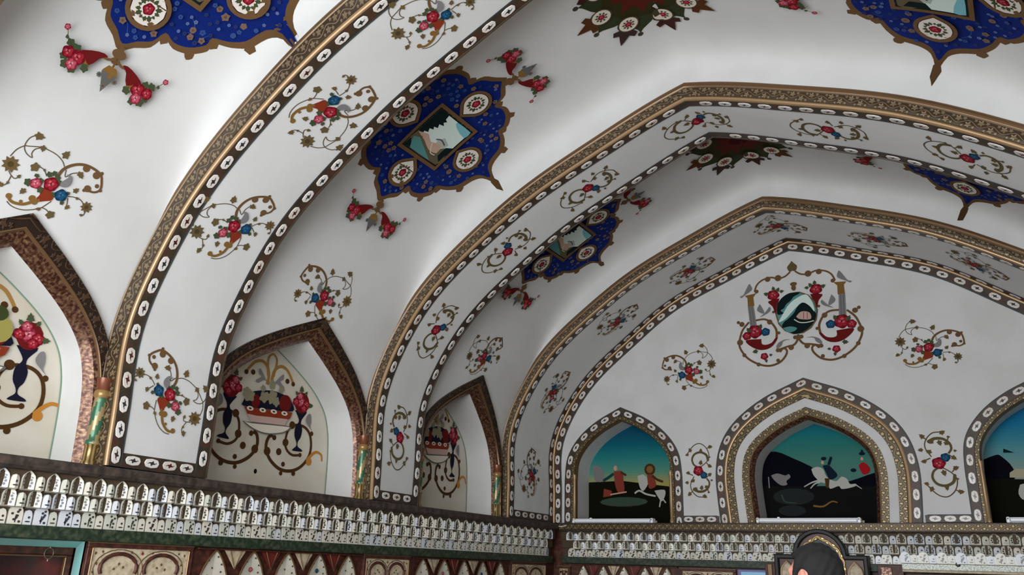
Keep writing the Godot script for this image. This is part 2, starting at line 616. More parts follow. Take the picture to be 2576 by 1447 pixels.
func noise_tex(ramp: Array, freq: float, seed_: int, size := 256) -> NoiseTexture2D:
	var n := FastNoiseLite.new()
	n.seed = seed_
	n.frequency = freq
	n.fractal_octaves = 5
	var t := NoiseTexture2D.new()
	t.width = size; t.height = size
	t.seamless = true
	t.noise = n
	var g := Gradient.new()
	var offs := PackedFloat32Array()
	var cols := PackedColorArray()
	for q in ramp: offs.append(q[0]); cols.append(q[1])
	g.offsets = offs
	g.colors = cols
	t.color_ramp = g
	return t

func noisy(ramp: Array, freq: float, seed_: int, per_m: float, rough: float, metal := 0.0) -> StandardMaterial3D:
	var m := std(Color.WHITE, rough, metal)
	m.albedo_texture = noise_tex(ramp, freq, seed_)
	m.uv1_triplanar = true
	m.uv1_world_triplanar = true
	m.uv1_scale = Vector3.ONE * per_m
	return m

func leaf_band(lo: Color, hi: Color, edge_: Color, rough: float, metal: float, per_m: float) -> StandardMaterial3D:
	# a running pattern of lobed leaves on a winding stem, in low relief
	var w := 192
	var hh := 96
	var im := Image.create(w, hh, false, Image.FORMAT_RGB8)
	var bump := Image.create(w, hh, false, Image.FORMAT_RGB8)
	for y in hh:
		for x in w:
			var u := float(x) / w
			var v := float(y) / hh
			var e := 0.0
			var sy := .5 + .16 * sin(TAU * u)
			e = maxf(e, .9 - absf(v - sy) / .04)
			for q in [[.25, .34, .27], [.75, .66, .27], [.02, .76, .17], [.5, .24, .15], [1.02, .76, .17], [.0, .22, .13], [1.0, .22, .13], [.5, .78, .15]]:
				var d := Vector2((u - q[0]) * 1.5, v - q[1])
				var ang := d.angle()
				e = maxf(e, 1.0 - d.length() / (q[2] * (.78 + .22 * cos(ang * 5.0))))
			e = clampf(e * 3.0, 0, 1)
			var c := lo.lerp(hi, e)
			if v < .07 or v > .93:
				c = edge_
				e = .8
			im.set_pixel(x, y, c)
			bump.set_pixel(x, y, Color(e, e, e))
	bump.bump_map_to_normal_map(3.0)
	var m := std(Color.WHITE, rough, metal)
	m.albedo_texture = ImageTexture.create_from_image(im)
	m.normal_enabled = true
	m.normal_texture = ImageTexture.create_from_image(bump)
	m.normal_scale = 1.0
	m.uv1_scale = Vector3(per_m, 1, 1)
	return m

func make_mats():
	mats.plaster = noisy([[0.0, rgb(200, 199, 196)], [.5, rgb(206, 206, 203)], [1.0, rgb(212, 211, 209)]], .012, 4, .5, .75)
	mats.cream = noisy([[0.0, rgb(186, 176, 156)], [.5, rgb(196, 189, 174)], [1.0, rgb(204, 199, 188)]], .01, 9, .6, .8)
	mats.paint = std(Color.WHITE, .75)
	mats.paint.metallic_specular = .2
	mats.paint.vertex_color_use_as_albedo = true
	mats.glazed = std(Color.WHITE, .28)
	mats.glazed.vertex_color_use_as_albedo = true
	mats.gilt = leaf_band(rgb(72, 58, 42), rgb(136, 116, 88), rgb(112, 92, 66), .36, .35, 7.0)
	mats.gilt_dark = leaf_band(rgb(44, 30, 22), rgb(78, 56, 40), rgb(58, 40, 30), .4, .3, 7.0)
	mats.gilt_fine = leaf_band(rgb(62, 50, 32), rgb(148, 128, 88), rgb(72, 60, 44), .38, .4, 11.0)
	mats.gold_bright = leaf_band(rgb(120, 84, 40), rgb(244, 218, 150), rgb(196, 158, 88), .36, .35, 9.0)
	mats.bead = std(rgb(158, 128, 92), .36, .35)
	mats.bead_dark = std(rgb(112, 84, 56), .35, .45)
	mats.copper = noisy([[0.0, rgb(40, 18, 14)], [.46, rgb(70, 34, 26)], [.6, rgb(116, 84, 62)], [1.0, rgb(176, 148, 112)]], .05, 21, 2.6, .34, .45)
	mats.border = noisy([[0.0, rgb(40, 32, 22)], [.45, rgb(60, 48, 34)], [.6, rgb(68, 50, 34)], [.72, rgb(78, 38, 28)], [1.0, rgb(84, 64, 36)]], .02, 33, 1.6, .5)
	mats.line = std(rgb(54, 60, 62), .6)
	mats.edge = noisy([[0.0, rgb(58, 46, 34)], [1.0, rgb(92, 76, 56)]], .03, 35, 2.0, .5)
	mats.green_line = std(rgb(104, 128, 106), .7)
	mats.ledge = noisy([[0.0, rgb(34, 28, 24)], [.5, rgb(58, 48, 42)], [1.0, rgb(86, 70, 60)]], .04, 41, 1.5, .6)
	mats.green = noisy([[0.0, rgb(20, 24, 16)], [.45, rgb(28, 48, 30)], [.6, rgb(46, 58, 40)], [1.0, rgb(84, 84, 64)]], .05, 43, 1.6, .55)
	mats.backing = std(rgb(70, 56, 36), .7)
	mats.rust = noisy([[0.0, rgb(44, 20, 14)], [.5, rgb(72, 34, 22)], [1.0, rgb(104, 62, 42)]], .04, 47, 1.4, .55)
	mats.teal = std(rgb(158, 216, 212), .6)
	mats.oxblood = noisy([[0.0, rgb(26, 10, 10)], [.55, rgb(58, 14, 12)], [1.0, rgb(120, 28, 20)]], .012, 51, .8, .35)
	mats.red = std(rgb(100, 28, 22), .5)
	mats.iron = std(rgb(120, 106, 92), .45, .7)
	mats.dark = std(rgb(26, 22, 20), .45)
	mats.black_wood = std(rgb(16, 13, 12), .55)
	mats.white_metal = std(rgb(248, 250, 253), .35)
	mats.tube_glass = std(rgb(250, 252, 255), .15)
	mats.carved = noisy([[0.0, rgb(158, 140, 112)], [.5, rgb(192, 176, 148)], [1.0, rgb(214, 200, 176)]], .04, 57, 1.8, .6)
	mats.blue = std(rgb(150, 206, 240), .25)
	mats.mauve = std(rgb(112, 104, 160), .4)
	mats.carpet = noisy([[0.0, rgb(84, 66, 56)], [.5, rgb(104, 88, 74)], [1.0, rgb(132, 116, 96)]], .03, 61, .7, .95)
	mats.wood = noisy([[0.0, rgb(54, 34, 22)], [1.0, rgb(96, 66, 42)]], .02, 63, 1.0, .5)
	mats.skin = std(rgb(186, 128, 108), .5)
	mats.hair = std(rgb(5, 4, 4), .85)
	mats.shirt = std(rgb(58, 60, 70), .9)
	mats.trousers = std(rgb(34, 36, 44), .9)
	mats.shoe = std(rgb(24, 20, 18), .5)
	mats.lustre = std(Color.WHITE, .3, .3)
	mats.lustre.vertex_color_use_as_albedo = true
	mats.white_glaze = noisy([[0.0, rgb(196, 202, 204)], [.5, rgb(214, 218, 218)], [.62, rgb(170, 190, 186)], [1.0, rgb(222, 222, 220)]], .05, 71, 2.4, .2)
	mats.spotted = noisy([[0.0, rgb(60, 100, 80)], [.42, rgb(110, 134, 116)], [.5, rgb(190, 192, 172)], [1.0, rgb(214, 212, 196)]], .07, 73, 3.0, .25)

# ---- the shell: ribs, vault cells, walls -------------------------------------
func rib_path(k: String) -> Array:
	var out := []
	for i in 61: out.append(Vector2(polar(i * 1.5, rr(k, i * 1.5), 1, 0).x, rr(k, i * 1.5) * sin(deg_to_rad(i * 1.5))))
	for i in range(59, -1, -1): out.append(Vector2(6.0 - out[i].x, out[i].y))
	return out

func at_z(z: float) -> Callable:
	return func(p: Vector2, h: float) -> Vector3: return Vector3(p.x, Y0 + p.y, z + h)

func oval_mesh(l: float, w: float, tone: int) -> ArrayMesh:
	# a scalloped white cartouche with a little painted flower, x along the band, y out of it
	var st := begin()
	st.set_smooth_group(-1)
	var white: Color = [lin(214, 208, 200), lin(206, 198, 186), lin(220, 214, 208)][tone]
	var flow: Color = [lin(56, 46, 44), lin(84, 34, 36), lin(48, 54, 50)][tone]
	var top := []
	var foot := []
	for i in 16:
		var t := TAU * i / 16
		var c := cos(t)
		var s := sin(t)
		var k := 1.0 - .06 * absf(sin(4 * t))
		var p := Vector3(signf(c) * pow(absf(c), .8) * l / 2, 0, signf(s) * pow(absf(s), .7) * w / 2) * k
		foot.append(p)
		top.append(p * .93 + Vector3(0, .004, 0))
	st.set_color(white)
	for i in 16:
		var j := (i + 1) % 16
		quad(st, foot[i], foot[j], top[j], top[i])
		for p in [Vector3(0, .005, 0), top[i], top[j]]: st.add_vertex(p)
	st.set_color(flow)
	for q in [[0.0, 0.0, .15, .2, 8], [.17, .06, .09, .09, 6], [-.17, -.05, .09, .09, 6], [.06, -.2, .06, .12, 5], [-.05, .2, .06, .12, 5], [.3, -.02, .07, .05, 5], [-.3, .03, .07, .05, 5]]:
		for i in q[4]:
			var a: float = TAU * i / q[4]
			var b: float = TAU * (i + 1) / q[4]
			for p in [Vector2.ZERO, Vector2(cos(a), sin(a)), Vector2(cos(b), sin(b))]:
				st.add_vertex(Vector3((q[0] + p.x * q[2]) * l * .85, .0058, (q[1] + p.y * q[3]) * w * .85))
	return done(st)

var ovals := []
func make_ovals():
	for i in 3: ovals.append(oval_mesh(.112, .062, i))

func lay_oval(parent: Node3D, p: Vector3, along: Vector3, out: Vector3, k := 1.0):
	var x := along.normalized()
	var y := (out - x * out.dot(x)).normalized()
	put("cartouche", ovals[rng.randi() % 3], mats.glazed, parent, Transform3D(Basis(x * k, y, x.cross(y) * k), p - origin_of(parent)))

func ovals_along(parent: Node3D, path: Array, a: float, f: Callable, h: float, pitch: float, phase := .5, k := 1.0):
	var p := offset_path(path, a)
	var acc := pitch * (1.0 - phase)
	for i in p.size() - 1:
		var d: float = p[i].distance_to(p[i + 1])
		while acc + d >= pitch:
			var t := (pitch - acc) / d
			var q: Vector2 = p[i].lerp(p[i + 1], t)
			var e: Vector2 = (p[i + 1] - p[i]).normalized() * .01
			var c: Vector3 = f.call(q, h)
			lay_oval(parent, c, f.call(q + e, h) - f.call(q - e, h), f.call(q, h + .01) - c, k)
			p[i] = q
			d = p[i].distance_to(p[i + 1])
			acc = 0.0
		acc += d

func make_rib(n: int, label: String, s_to: float):
	var R: Dictionary = RIBS[n]
	var t := thing("arch_rib", label, "arch", Vector3(3, Y0, (R.zf + R.zb) / 2), "pointed arch ribs across the vault")
	var L: float = slen[0.0]
	var w: float = R.zf - R.zb
	var ss := span(-L, L, 120)
	var st := begin()
	st.set_smooth_group(0)
	grid(st, ss, span(R.zb, R.zf, 8), func(s, z): return soffit_at(R, s, z, 0.0))
	put("soffit", done(st), mats.plaster, t)
	var pf := rib_path(R.f)
	var pb := rib_path(R.b)
	# gilded moulding on the near face, with a gold bead on the arris
	var d: float = R.d
	put("gilded_moulding", swept(pf, [Vector2(.028, 0), Vector2(.032, .01), Vector2(.05, .014), Vector2(d - .03, .014), Vector2(d - .022, .02)], at_z(R.zf)), mats.gilt, t)
	put("outer_bead", swept(pf, half_round(d - .024, d + .03, .016), at_z(R.zf)), mats.bead_dark, t)
	put("gold_bead", swept(pf, half_round(-.004, .032, .02), at_z(R.zf)), mats.bead, t)
	if R.zb > .01: put("far_face", swept(pb, [Vector2(0, 0), Vector2(d + .03, 0)], at_z(R.zb)), mats.edge, t)
	# painted borders along both edges of the soffit
	for e in 2:
		var za: float = R.zf - .002 if e == 0 else R.zb + .1
		var zc: float = R.zf - .083 if e == 0 else R.zb + .012
		st = begin()
		st.set_smooth_group(0)
		grid(st, ss, [za, (za + zc) / 2, zc], func(s, z): return soffit_at(R, s, z, .004))
		put("painted_border", done(st), mats.border, t)
		st = begin()
		st.set_smooth_group(0)
		var zi: float = zc - .011 if e == 0 else za + .011
		grid(st, ss, [zc if e == 0 else za, zi], func(s, z): return soffit_at(R, s, z, .005))
		put("border_line", done(st), mats.line, t)
		if e == 1 and R.zb > .01:
			st = begin()
			st.set_smooth_group(0)
			grid(st, ss, [R.zb + .013, R.zb - .002], func(s, z): return soffit_at(R, s, z, .008))
			put("edge_fillet", done(st), mats.edge, t)
		var zo := (za + zc) / 2
		var s := -L + (.07 if e == 0 else .13)
		while s < s_to:
			if absf(s) > .06:
				var c := soffit_at(R, s, zo, .006)
				lay_oval(t, c, soffit_at(R, s + .02, zo, 0) - soffit_at(R, s - .02, zo, 0), soffit_at(R, s, zo, .02) - c)
			s += .1635
	# the border's foot across the pilaster
	st = begin()
	grid(st, [-L, -L + .03, -L + .06, -L + .09], span(R.zb + .1, R.zf - .083, 4), func(s, z): return soffit_at(R, s, z, .004))
	put("painted_border", done(st), mats.border, t)
	var k := int(round((w - .18) / .15))
	if n == 3: k = 5
	for i in k:
		var z := lerpf(R.zf - .1, R.zb + .11, (i + .5) / k)
		var c := soffit_at(R, -L + .048, z, .006)
		lay_oval(t, c, Vector3(0, 0, 1), soffit_at(R, -L + .048, z, .02) - c)
	return t

func bay_rows(z0: float, z1: float) -> Array:
	var out := []
	for i in 33:
		var u := -cos(PI * i / 32)
		u = signf(u) * pow(absf(u), .7)
		out.append((z0 + z1) / 2 + u * (z1 - z0) / 2)
	return out

func make_vault():
	var n := 0
	for b in BAYS:
		var B: Dictionary = BAYS[b]
		var st := begin()
		st.set_smooth_group(0)
		var s0: float = s_at_height(B, 1.36) if b > 0 else -slen[B.d]
		grid(st, span(s0, slen[B.d], 110), bay_rows(B.z0, B.z1), func(s, z): return vault_at(B, s, z, 0.0))
		var o := put("ceiling" , done(st), mats.plaster)
		tag(o, "", "", "", "structure")
	# a roof of real thickness above the cells
	var st2 := begin()
	for x in [[-.9, 3.0], [3.0, 6.9]]:
		var hi0 := Y0 + (3.2 if x[0] < 0 else 4.1)
		var hi1 := Y0 + (4.1 if x[0] < 0 else 3.2)
		quad(st2, Vector3(x[0], hi0, -.8), Vector3(x[1], hi1, -.8), Vector3(x[1], hi1, 10.0), Vector3(x[0], hi0, 10.0))
	var r := put("ceiling", done(st2), mats.plaster)
	tag(r, "", "", "", "structure")

const NICHE := [Vector2(1.0, 0), Vector2(.99, .25), Vector2(.975, .42), Vector2(.94, .6), Vector2(.848, .774), Vector2(.645, .94), Vector2(.34, 1.095), Vector2(0, 1.235)]
const NW := {1: .695, 2: .80, 3: .655}

func niche_half(b: int) -> Array:
	var h := []
	for p in NICHE: h.append(Vector2(p.x * NW[b], p.y))
	return h

func half_width_at(h: Array, y: float) -> float:
	for i in h.size() - 1:
		if y <= h[i + 1].y: return lerpf(h[i].x, h[i + 1].x, (y - h[i].y) / maxf(h[i + 1].y - h[i].y, 1e-6))
	return 0.0

func on_wall(b: int) -> Callable:     # (z, height) on the side wall, raised by h into the hall
	var B: Dictionary = BAYS[b]
	return func(p: Vector2, h: float) -> Vector3: return Vector3(wall_x(B, maxf(p.y, 0)) + h, Y0 + p.y, p.x)

func make_side_walls():
	var root := thing("wall_left", "", "")
	root.set_meta("kind", "structure")
	for b in [1, 2, 3]:
		var B: Dictionary = BAYS[b]
		var zc: float = (B.z0 + B.z1) / 2
		var cut := offset_path(arch_path(niche_half(b), 0.0, 1.0, 8), .085)
		var h := []
		for i in (cut.size() + 1) / 2: h.append(Vector2(-cut[i].x, cut[i].y))
		var ys := span(0.0, 1.0, 20) + [1.04, 1.08, 1.12, 1.16, 1.2, 1.24, 1.27, 1.3, 1.315, 1.3302, 1.345, 1.36, 1.37]
		var st := begin()
		st.set_smooth_group(0)
		var f := on_wall(b)
		for i in ys.size() - 1:
			var wa := half_width_at(h, ys[i])
			var wb := half_width_at(h, ys[i + 1])
			for sg in [-1.0, 1.0]:
				var ze: float = B.z0 if sg < 0 else B.z1
				for k in 6:
					var q := []
					for c in [[ys[i], wa, k], [ys[i + 1], wb, k], [ys[i + 1], wb, k + 1], [ys[i], wa, k + 1]]:
						q.append(f.call(Vector2(lerpf(zc + sg * c[1], ze, c[2] / 6.0), c[0]), 0.0))
					if sg < 0: quad(st, q[0], q[1], q[2], q[3])
					else: quad(st, q[3], q[2], q[1], q[0])
		put("plaster_field", done(st), mats.plaster, root)
	# the solid wall below the cornice, with the opening of the recess, and the core behind the niches
	var st3 := begin()
	box(st3, Vector3(-.75, 0, -.8), Vector3(-.02, Y0 - .05, 5.7))
	box(st3, Vector3(-.75, 0, 7.68), Vector3(-.02, Y0 - .05, 10.2))
	box(st3, Vector3(-.75, 0, 5.7), Vector3(-.36, Y0 - .05, 7.7))
	box(st3, Vector3(-.36, 0, 5.86), Vector3(-.02, .3, 7.68))
	box(st3, Vector3(-.36, Y0 - .44, 5.86), Vector3(-.02, Y0 - .05, 7.68))
	put("lower_wall", done(st3), mats.rust, root)
	put("wall_core", box_mesh(Vector3(-.9, Y0 - .05, -.8), Vector3(-.62, Y0 + 3.3, 10.2)), mats.plaster, root)
	var rt := put("wall_right", box_mesh(Vector3(6.02, 0, -.8), Vector3(6.9, Y0 + .05, 10.2)), mats.plaster)
	tag(rt, "", "", "", "structure")
	var rt2 := put("wall_right", box_mesh(Vector3(6.45, Y0 + .05, -.8), Vector3(6.9, Y0 + 3.3, 10.2)), mats.plaster)
	tag(rt2, "", "", "", "structure")
	var fl := put("floor", box_mesh(Vector3(-.9, -.2, -.8), Vector3(6.9, 0, 10.2)), mats.carpet)
	tag(fl, "", "", "", "structure")

# half outlines of the openings in the end wall, from foot to crown
const SIDE_ARCH := [Vector2(.6, 0), Vector2(.6, .3), Vector2(.598, .54), Vector2(.565, .74), Vector2(.435, .92), Vector2(.24, 1.065), Vector2(0, 1.18)]
const MID_ARCH := [Vector2(.575, 0), Vector2(.6, .3), Vector2(.605, .5), Vector2(.565, .68), Vector2(.45, .82), Vector2(.24, .96), Vector2(0, 1.062)]
const ARCH_X := [.88, 3.03, 5.18]

func make_end_wall():
	var p := PackedVector2Array()
	for q in rib_path("3b"): p.append(q)
	for i in p.size():
		if p[i].y < 1e-4: p[i] = Vector2(p[i].x, 0)
	var parts: Array = [p]
	for i in 3:
		var o := PackedVector2Array()
		for q in offset_path(arch_path(MID_ARCH if i == 1 else SIDE_ARCH, ARCH_X[i], 1.0, 8), .044 if i == 1 else .018): o.append(q)
		o.append(Vector2(o[-1].x, -1)); o.append(Vector2(o[0].x, -1))
		var nxt: Array = []
		for a in parts: nxt.append_array(Geometry2D.clip_polygons(a, o))
		parts = nxt
	var st := begin()
	for a in parts:
		var ix := Geometry2D.triangulate_polygon(a)
		for i in ix: st.add_vertex(Vector3(a[i].x, Y0 + a[i].y, 0))
	var root := thing("wall_end", "", "")
	root.set_meta("kind", "structure")
	put("plaster_field", done(st), mats.plaster, root)
	put("wall_core", box_mesh(Vector3(-.9, 0, -.9), Vector3(6.9, Y0 + 4.1, -.5)), mats.plaster, root)
	put("lower_wall", box_mesh(Vector3(-.1, 0, -.52), Vector3(6.1, Y0 - .005, -.02)), mats.rust, root)

func make_window_wall():
	# the near end of the hall, behind the viewer: a wall with one great window of frosted panes
	var z := 9.75
	var x0 := .7
	var x1 := 5.3
	var y0 := .5
	var y1 := 3.9
	var root := thing("wall_near", "", "")
	root.set_meta("kind", "structure")
	for q in [[-.9, 0.0, x0, 6.3], [x1, 0.0, 6.9, 6.3], [x0, 0.0, x1, y0], [x0, y1, x1, 6.3]]:
		put("plaster_field", box_mesh(Vector3(q[0], q[1], z), Vector3(q[2], q[3], z + .35)), mats.plaster, root)
	var w := thing("window_1", "", "")
	w.set_meta("kind", "structure")
	for i in 7:
		var x := lerpf(x0 + .03, x1 - .03, i / 6.0)
		put("mullion", box_mesh(Vector3(x - .03, y0, z + .05), Vector3(x + .03, y1, z + .12)), mats.wood, w)
	for i in 5:
		var y := lerpf(y0 + .03, y1 - .03, i / 4.0)
		put("glazing_bar", box_mesh(Vector3(x0, y - .025, z + .06), Vector3(x1, y + .025, z + .11)), mats.wood, w)
	var glass := std(rgb(240, 244, 250), .6)
	glass.emission_enabled = true
	glass.emission = rgb(236, 243, 255)
	glass.emission_energy_multiplier = 1.6
	put("pane", box_mesh(Vector3(x0, y0, z + .13), Vector3(x1, y1, z + .15), .002), glass, w)

# ---- niches of the left wall -------------------------------------------------
func make_niche(b: int, label: String):
	var B: Dictionary = BAYS[b]
	var zc: float = (B.z0 + B.z1) / 2
	var half := niche_half(b)
	var path := arch_path(half, zc, 1.0, 8)
	var f := on_wall(b)
	var t := thing("arched_niche", label, "niche", Vector3(-.13, Y0, zc), "painted niches in the side wall")
	put("outer_moulding", swept(path, [Vector2(.094, 0), Vector2(.094, .022), Vector2(.15, .022), Vector2(.152, .028), Vector2(.162, .028), Vector2(.164, -.06)], f), mats.gilt_dark, t)
	put("bead", swept(path, half_round(.074, .098, .03), f), mats.bead_dark, t)
	put("splayed_reveal", swept(path, [Vector2(.08, .012), Vector2(.05, .004), Vector2(.02, -.02), Vector2(0, -.045)], f), mats.copper, t)
	# jamb and vault of the recess, back wall, and the green line where they meet
	var st := begin()
	st.set_smooth_group(0)
	for i in path.size() - 1:
		for k in 6:
			var q := []
			for c in [[i, k], [i + 1, k], [i + 1, k + 1], [i, k + 1]]:
				var p: Vector2 = path[c[0]]
				q.append(Vector3(lerpf(f.call(p, -.045).x, -.5, c[1] / 6.0), Y0 + p.y, p.x))
			quad(st, q[0], q[1], q[2], q[3])
	put("jamb", done(st), mats.plaster, t)
	var poly := PackedVector2Array()
	for p in path: poly.append(p)
	st = begin()
	for i in Geometry2D.triangulate_polygon(poly): st.add_vertex(Vector3(-.5, Y0 + poly[i].y, poly[i].x))
	put("back_wall", done(st), mats.cream, t)
	st = begin()
	quad(st, Vector3(-.52, Y0 + .001, zc - 1), Vector3(-.1, Y0 + .001, zc - 1), Vector3(-.1, Y0 + .001, zc + 1), Vector3(-.52, Y0 + .001, zc + 1))
	put("sill", done(st), mats.cream, t)
	put("green_line", swept(path, half_round(-.008, .008, .004), func(p: Vector2, h: float): return Vector3(-.497 + h, Y0 + p.y, p.x)), mats.green_line, t)
	# engaged colonnettes at the foot of the reveal
	for sg in [-1.0, 1.0]:
		var at := Vector3(-.135, Y0, zc + sg * (half[0].x + .05))
		st = begin()
		lathe(st, [Vector2(.05, 0), Vector2(.05, .02), Vector2(.042, .03), Vector2(.042, .12), Vector2(.05, .13), Vector2(.05, .15), Vector2(.04, .16), Vector2(.042, .19), Vector2(.043, .22), Vector2(.043, .25), Vector2(.043, .28), Vector2(.043, .31), Vector2(.043, .34), Vector2(.042, .37), Vector2(.041, .4), Vector2(.04, .43), Vector2(.05, .44), Vector2(.05, .47), Vector2(.042, .48), Vector2(.05, .56)], at, 20, colonnette_col)
		put("colonnette", done(st), mats.lustre, t)
	# the mural
	var m := thing("niche_mural", ["", "mural of flower vases and gold scrolls in the leftmost niche", "mural of a red fruit bowl between two dark vases, in the middle niche", "shadowed mural of a fruit bowl and vase in the niche nearest the far corner"][b], "mural", Vector3(-.5, Y0 + .6, zc), "painted niche murals")
	var sc: float = 1.0 if b < 3 else .86
	var back := func(u, v, h): return Vector3(-.5 + h, Y0 + v, u)
	var P
	for sg in [-1.0, 1.0]:
		P = painter(m, back, Vector2(zc, .0), 0, 1.0, 1.0, .5, .003 if sg < 0 else .0034)
		P.xf = Transform2D(Vector2(sg * sc, 0), Vector2(0, 1.0 if b < 3 else 1.06), Vector2(zc, 0))
		mural_half(P)
		P.flush()
	P = painter(m, back, Vector2.ZERO, 0, 1, 1, .5, .02)
	P.xf = Transform2D(Vector2(-sc, 0), Vector2(0, 1.0 if b < 3 else 1.08), Vector2(zc, 0))
	mural_bowl(P)
	if b == 1:
		P.part("fruit"); P.dot(lin(150, 142, 76), .2, .8, .075, .085)
		P.part("fruit"); P.dot(lin(58, 66, 38), .17, .9, .055, .05)
	P.flush()
	if b == 2:
		P = painter(m, back, Vector2.ZERO, 0, 1, 1, .5, .004)
		P.part("nail_hole")
		P.dot(lin(20, 16, 14), zc + .03, .16, .016, .02)
		P.flush()

func colonnette_col(y: float, a: float) -> Color:
	if y < .13: return lin(168, 140, 84) if int(a * 20) % 2 == 0 else lin(96, 76, 46)
	if y > .43 and y < .48: return lin(150, 118, 70)
	if y > .48: return lin(120, 70, 48)
	var k := fposmod(a * 3.0 + y * 5.0, 1.0)
	return lin(62, 106, 80) if k < .5 else lin(158, 138, 98)

# ---- painted lunettes of the end wall ----------------------------------------
func make_lunette(i: int, label: String, scene_label: String):
	var mid := i == 1
	var path := arch_path(MID_ARCH if mid else SIDE_ARCH, ARCH_X[i], 1.0, 8)
	var f := at_z(0.0)
	var t := thing("arched_lunette", label, "niche", Vector3(ARCH_X[i], Y0, 0))
	var st := begin()
	st.set_smooth_group(0)
	for k in path.size() - 1:
		quad(st, f.call(path[k], -.04), f.call(path[k + 1], -.04), f.call(path[k + 1], -.36), f.call(path[k], -.36))
	put("jamb", done(st), mats.plaster, t)
	if mid:
		put("splayed_reveal", swept(path, [Vector2(-.004, -.05), Vector2(.0, -.035), Vector2(.02, -.01), Vector2(.04, .014)], f), mats.copper, t)
		put("bead", swept(path, half_round(.034, .052, .024), f), mats.bead, t)
		put("inner_moulding", swept(path, [Vector2(.05, 0), Vector2(.05, .014), Vector2(.115, .014), Vector2(.115, 0)], f), mats.gilt_fine, t)
		put("plaster_band", swept(path, [Vector2(.115, .002), Vector2(.205, .002)], f), mats.plaster, t)
		put("outer_moulding", swept(path, [Vector2(.205, 0), Vector2(.205, .014), Vector2(.28, .014), Vector2(.28, 0)], f), mats.gilt_fine, t)
		put("bead", swept(path, half_round(.28, .32, .016), f), mats.bead, t)
		put("painted_border", swept(path, [Vector2(.318, 0), Vector2(.318, .006), Vector2(.4, .006), Vector2(.405, 0)], f), mats.border, t)
		put("border_line", swept(path, [Vector2(.4, .006), Vector2(.41, .005), Vector2(.412, 0)], f), mats.line, t)
		ovals_along(t, path, .36, f, .008, .172, .4)
	else:
		put("splayed_reveal", swept(path, [Vector2(-.002, -.05), Vector2(.006, -.015), Vector2(.02, .01)], f), mats.bead_dark, t)
		put("inner_moulding", swept(path, [Vector2(.014, 0), Vector2(.016, .014), Vector2(.052, .014), Vector2(.056, .008)], f), mats.gilt_fine, t)
		put("painted_border", swept(path, [Vector2(.054, 0), Vector2(.054, .008), Vector2(.14, .008), Vector2(.145, 0)], f), mats.border, t)
		put("border_line", swept(path, [Vector2(.138, .008), Vector2(.147, .007), Vector2(.15, 0)], f), mats.line, t)
		ovals_along(t, path, .098, f, .009, .168, .4)
		for sg in [-1.0, 1.0]:
			st = begin()
			lathe(st, [Vector2(.024, 0), Vector2(.024, .03), Vector2(.018, .04), Vector2(.021, .25), Vector2(.017, .5), Vector2(.024, .52), Vector2(.024, .56)], Vector3(ARCH_X[i] + sg * .612, Y0, .005), 12)
			put("colonnette", done(st), mats.bead, t)
	# the painting at the back of the recess
	var poly := PackedVector2Array()
	for p in path: poly.append(p)
	var m := thing("hunting_scene", scene_label, "painting", Vector3(ARCH_X[i], Y0, -.35))
	var P := painter(m, func(u, v, h): return Vector3(u, Y0 + v, -.355 + h), Vector2(ARCH_X[i], 0), 0, 1, 1, .6, .001)
	P.part("painted_sky")
	var skies: Array = [[lin(12, 74, 100), lin(18, 96, 112), lin(38, 124, 124), lin(84, 140, 122), lin(164, 150, 82)], [lin(20, 92, 118), lin(28, 112, 116), lin(48, 116, 108), lin(70, 122, 108), lin(78, 122, 112)], [lin(20, 96, 140), lin(26, 112, 150), lin(56, 130, 146), lin(96, 144, 148), lin(130, 150, 140)]][i]
	for k in 40:
		var y := 1.2 * k / 40.0
		var strip := PackedVector2Array([Vector2(ARCH_X[i] - 1, y), Vector2(ARCH_X[i] + 1, y), Vector2(ARCH_X[i] + 1, y + .0301), Vector2(ARCH_X[i] - 1, y + .0301)])
		var q := clampf((1.1 - y) / [.66, .62, .62][i], 0, .999) * 4.0
		var c: Color = skies[int(q)].lerp(skies[int(q) + 1], q - int(q))
		for piece in Geometry2D.intersect_polygons(poly, strip):
			var loc := PackedVector2Array()
			for v in piece: loc.append(v - Vector2(ARCH_X[i], 0))
			P.raw(loc, c)
			P.h = .001
	P.h = .003
	if i == 0: hunt_left(P)
	elif i == 1: hunt_centre(P)
	else: hunt_right(P)
	P.flush()

func make_end_borders():
	# border that follows the great arch on the end wall, and the feet of the panels between the lunettes
	var t := thing("arch_border", "border of white ovals edging the end wall under the farthest arch", "border", Vector3(3, Y0, 0))
	var path := rib_path("3b")
	var f := at_z(0.0)
	put("gold_bead", swept(path, half_round(-.034, .0, .022), f), mats.bead, t)
	put("painted_border", swept(path, [Vector2(-.03, .006), Vector2(-.115, .006), Vector2(-.118, 0)], f), mats.border, t)
	put("border_line", swept(path, [Vector2(-.112, .007), Vector2(-.122, .006), Vector2(-.123, 0)], f), mats.line, t)
	ovals_along(t, path, -.072, f, .009, .1735, .3, 1.02)
	for k in 2:
		var x0: float = [1.62, 4.06][k]
		var x1: float = [2.01, 4.44][k]
		var p := thing("panel_foot", ["short row of ovals under the narrow panel left of the central lunette", "short row of ovals under the narrow panel right of the central lunette"][k], "border", Vector3((x0 + x1) / 2, Y0, 0))
		put("painted_border", box_mesh(Vector3(x0 - .02, Y0, 0), Vector3(x1 + .02, Y0 + .07, .007), .002), mats.border, p)
		put("border_line", box_mesh(Vector3(x0, Y0 + .066, 0), Vector3(x1, Y0 + .075, .008), .002), mats.line, p)
		for i in 3: lay_oval(p, Vector3(lerpf(x0, x1, (i + .5) / 3), Y0 + .036, .008), Vector3.RIGHT, Vector3.BACK, .95)

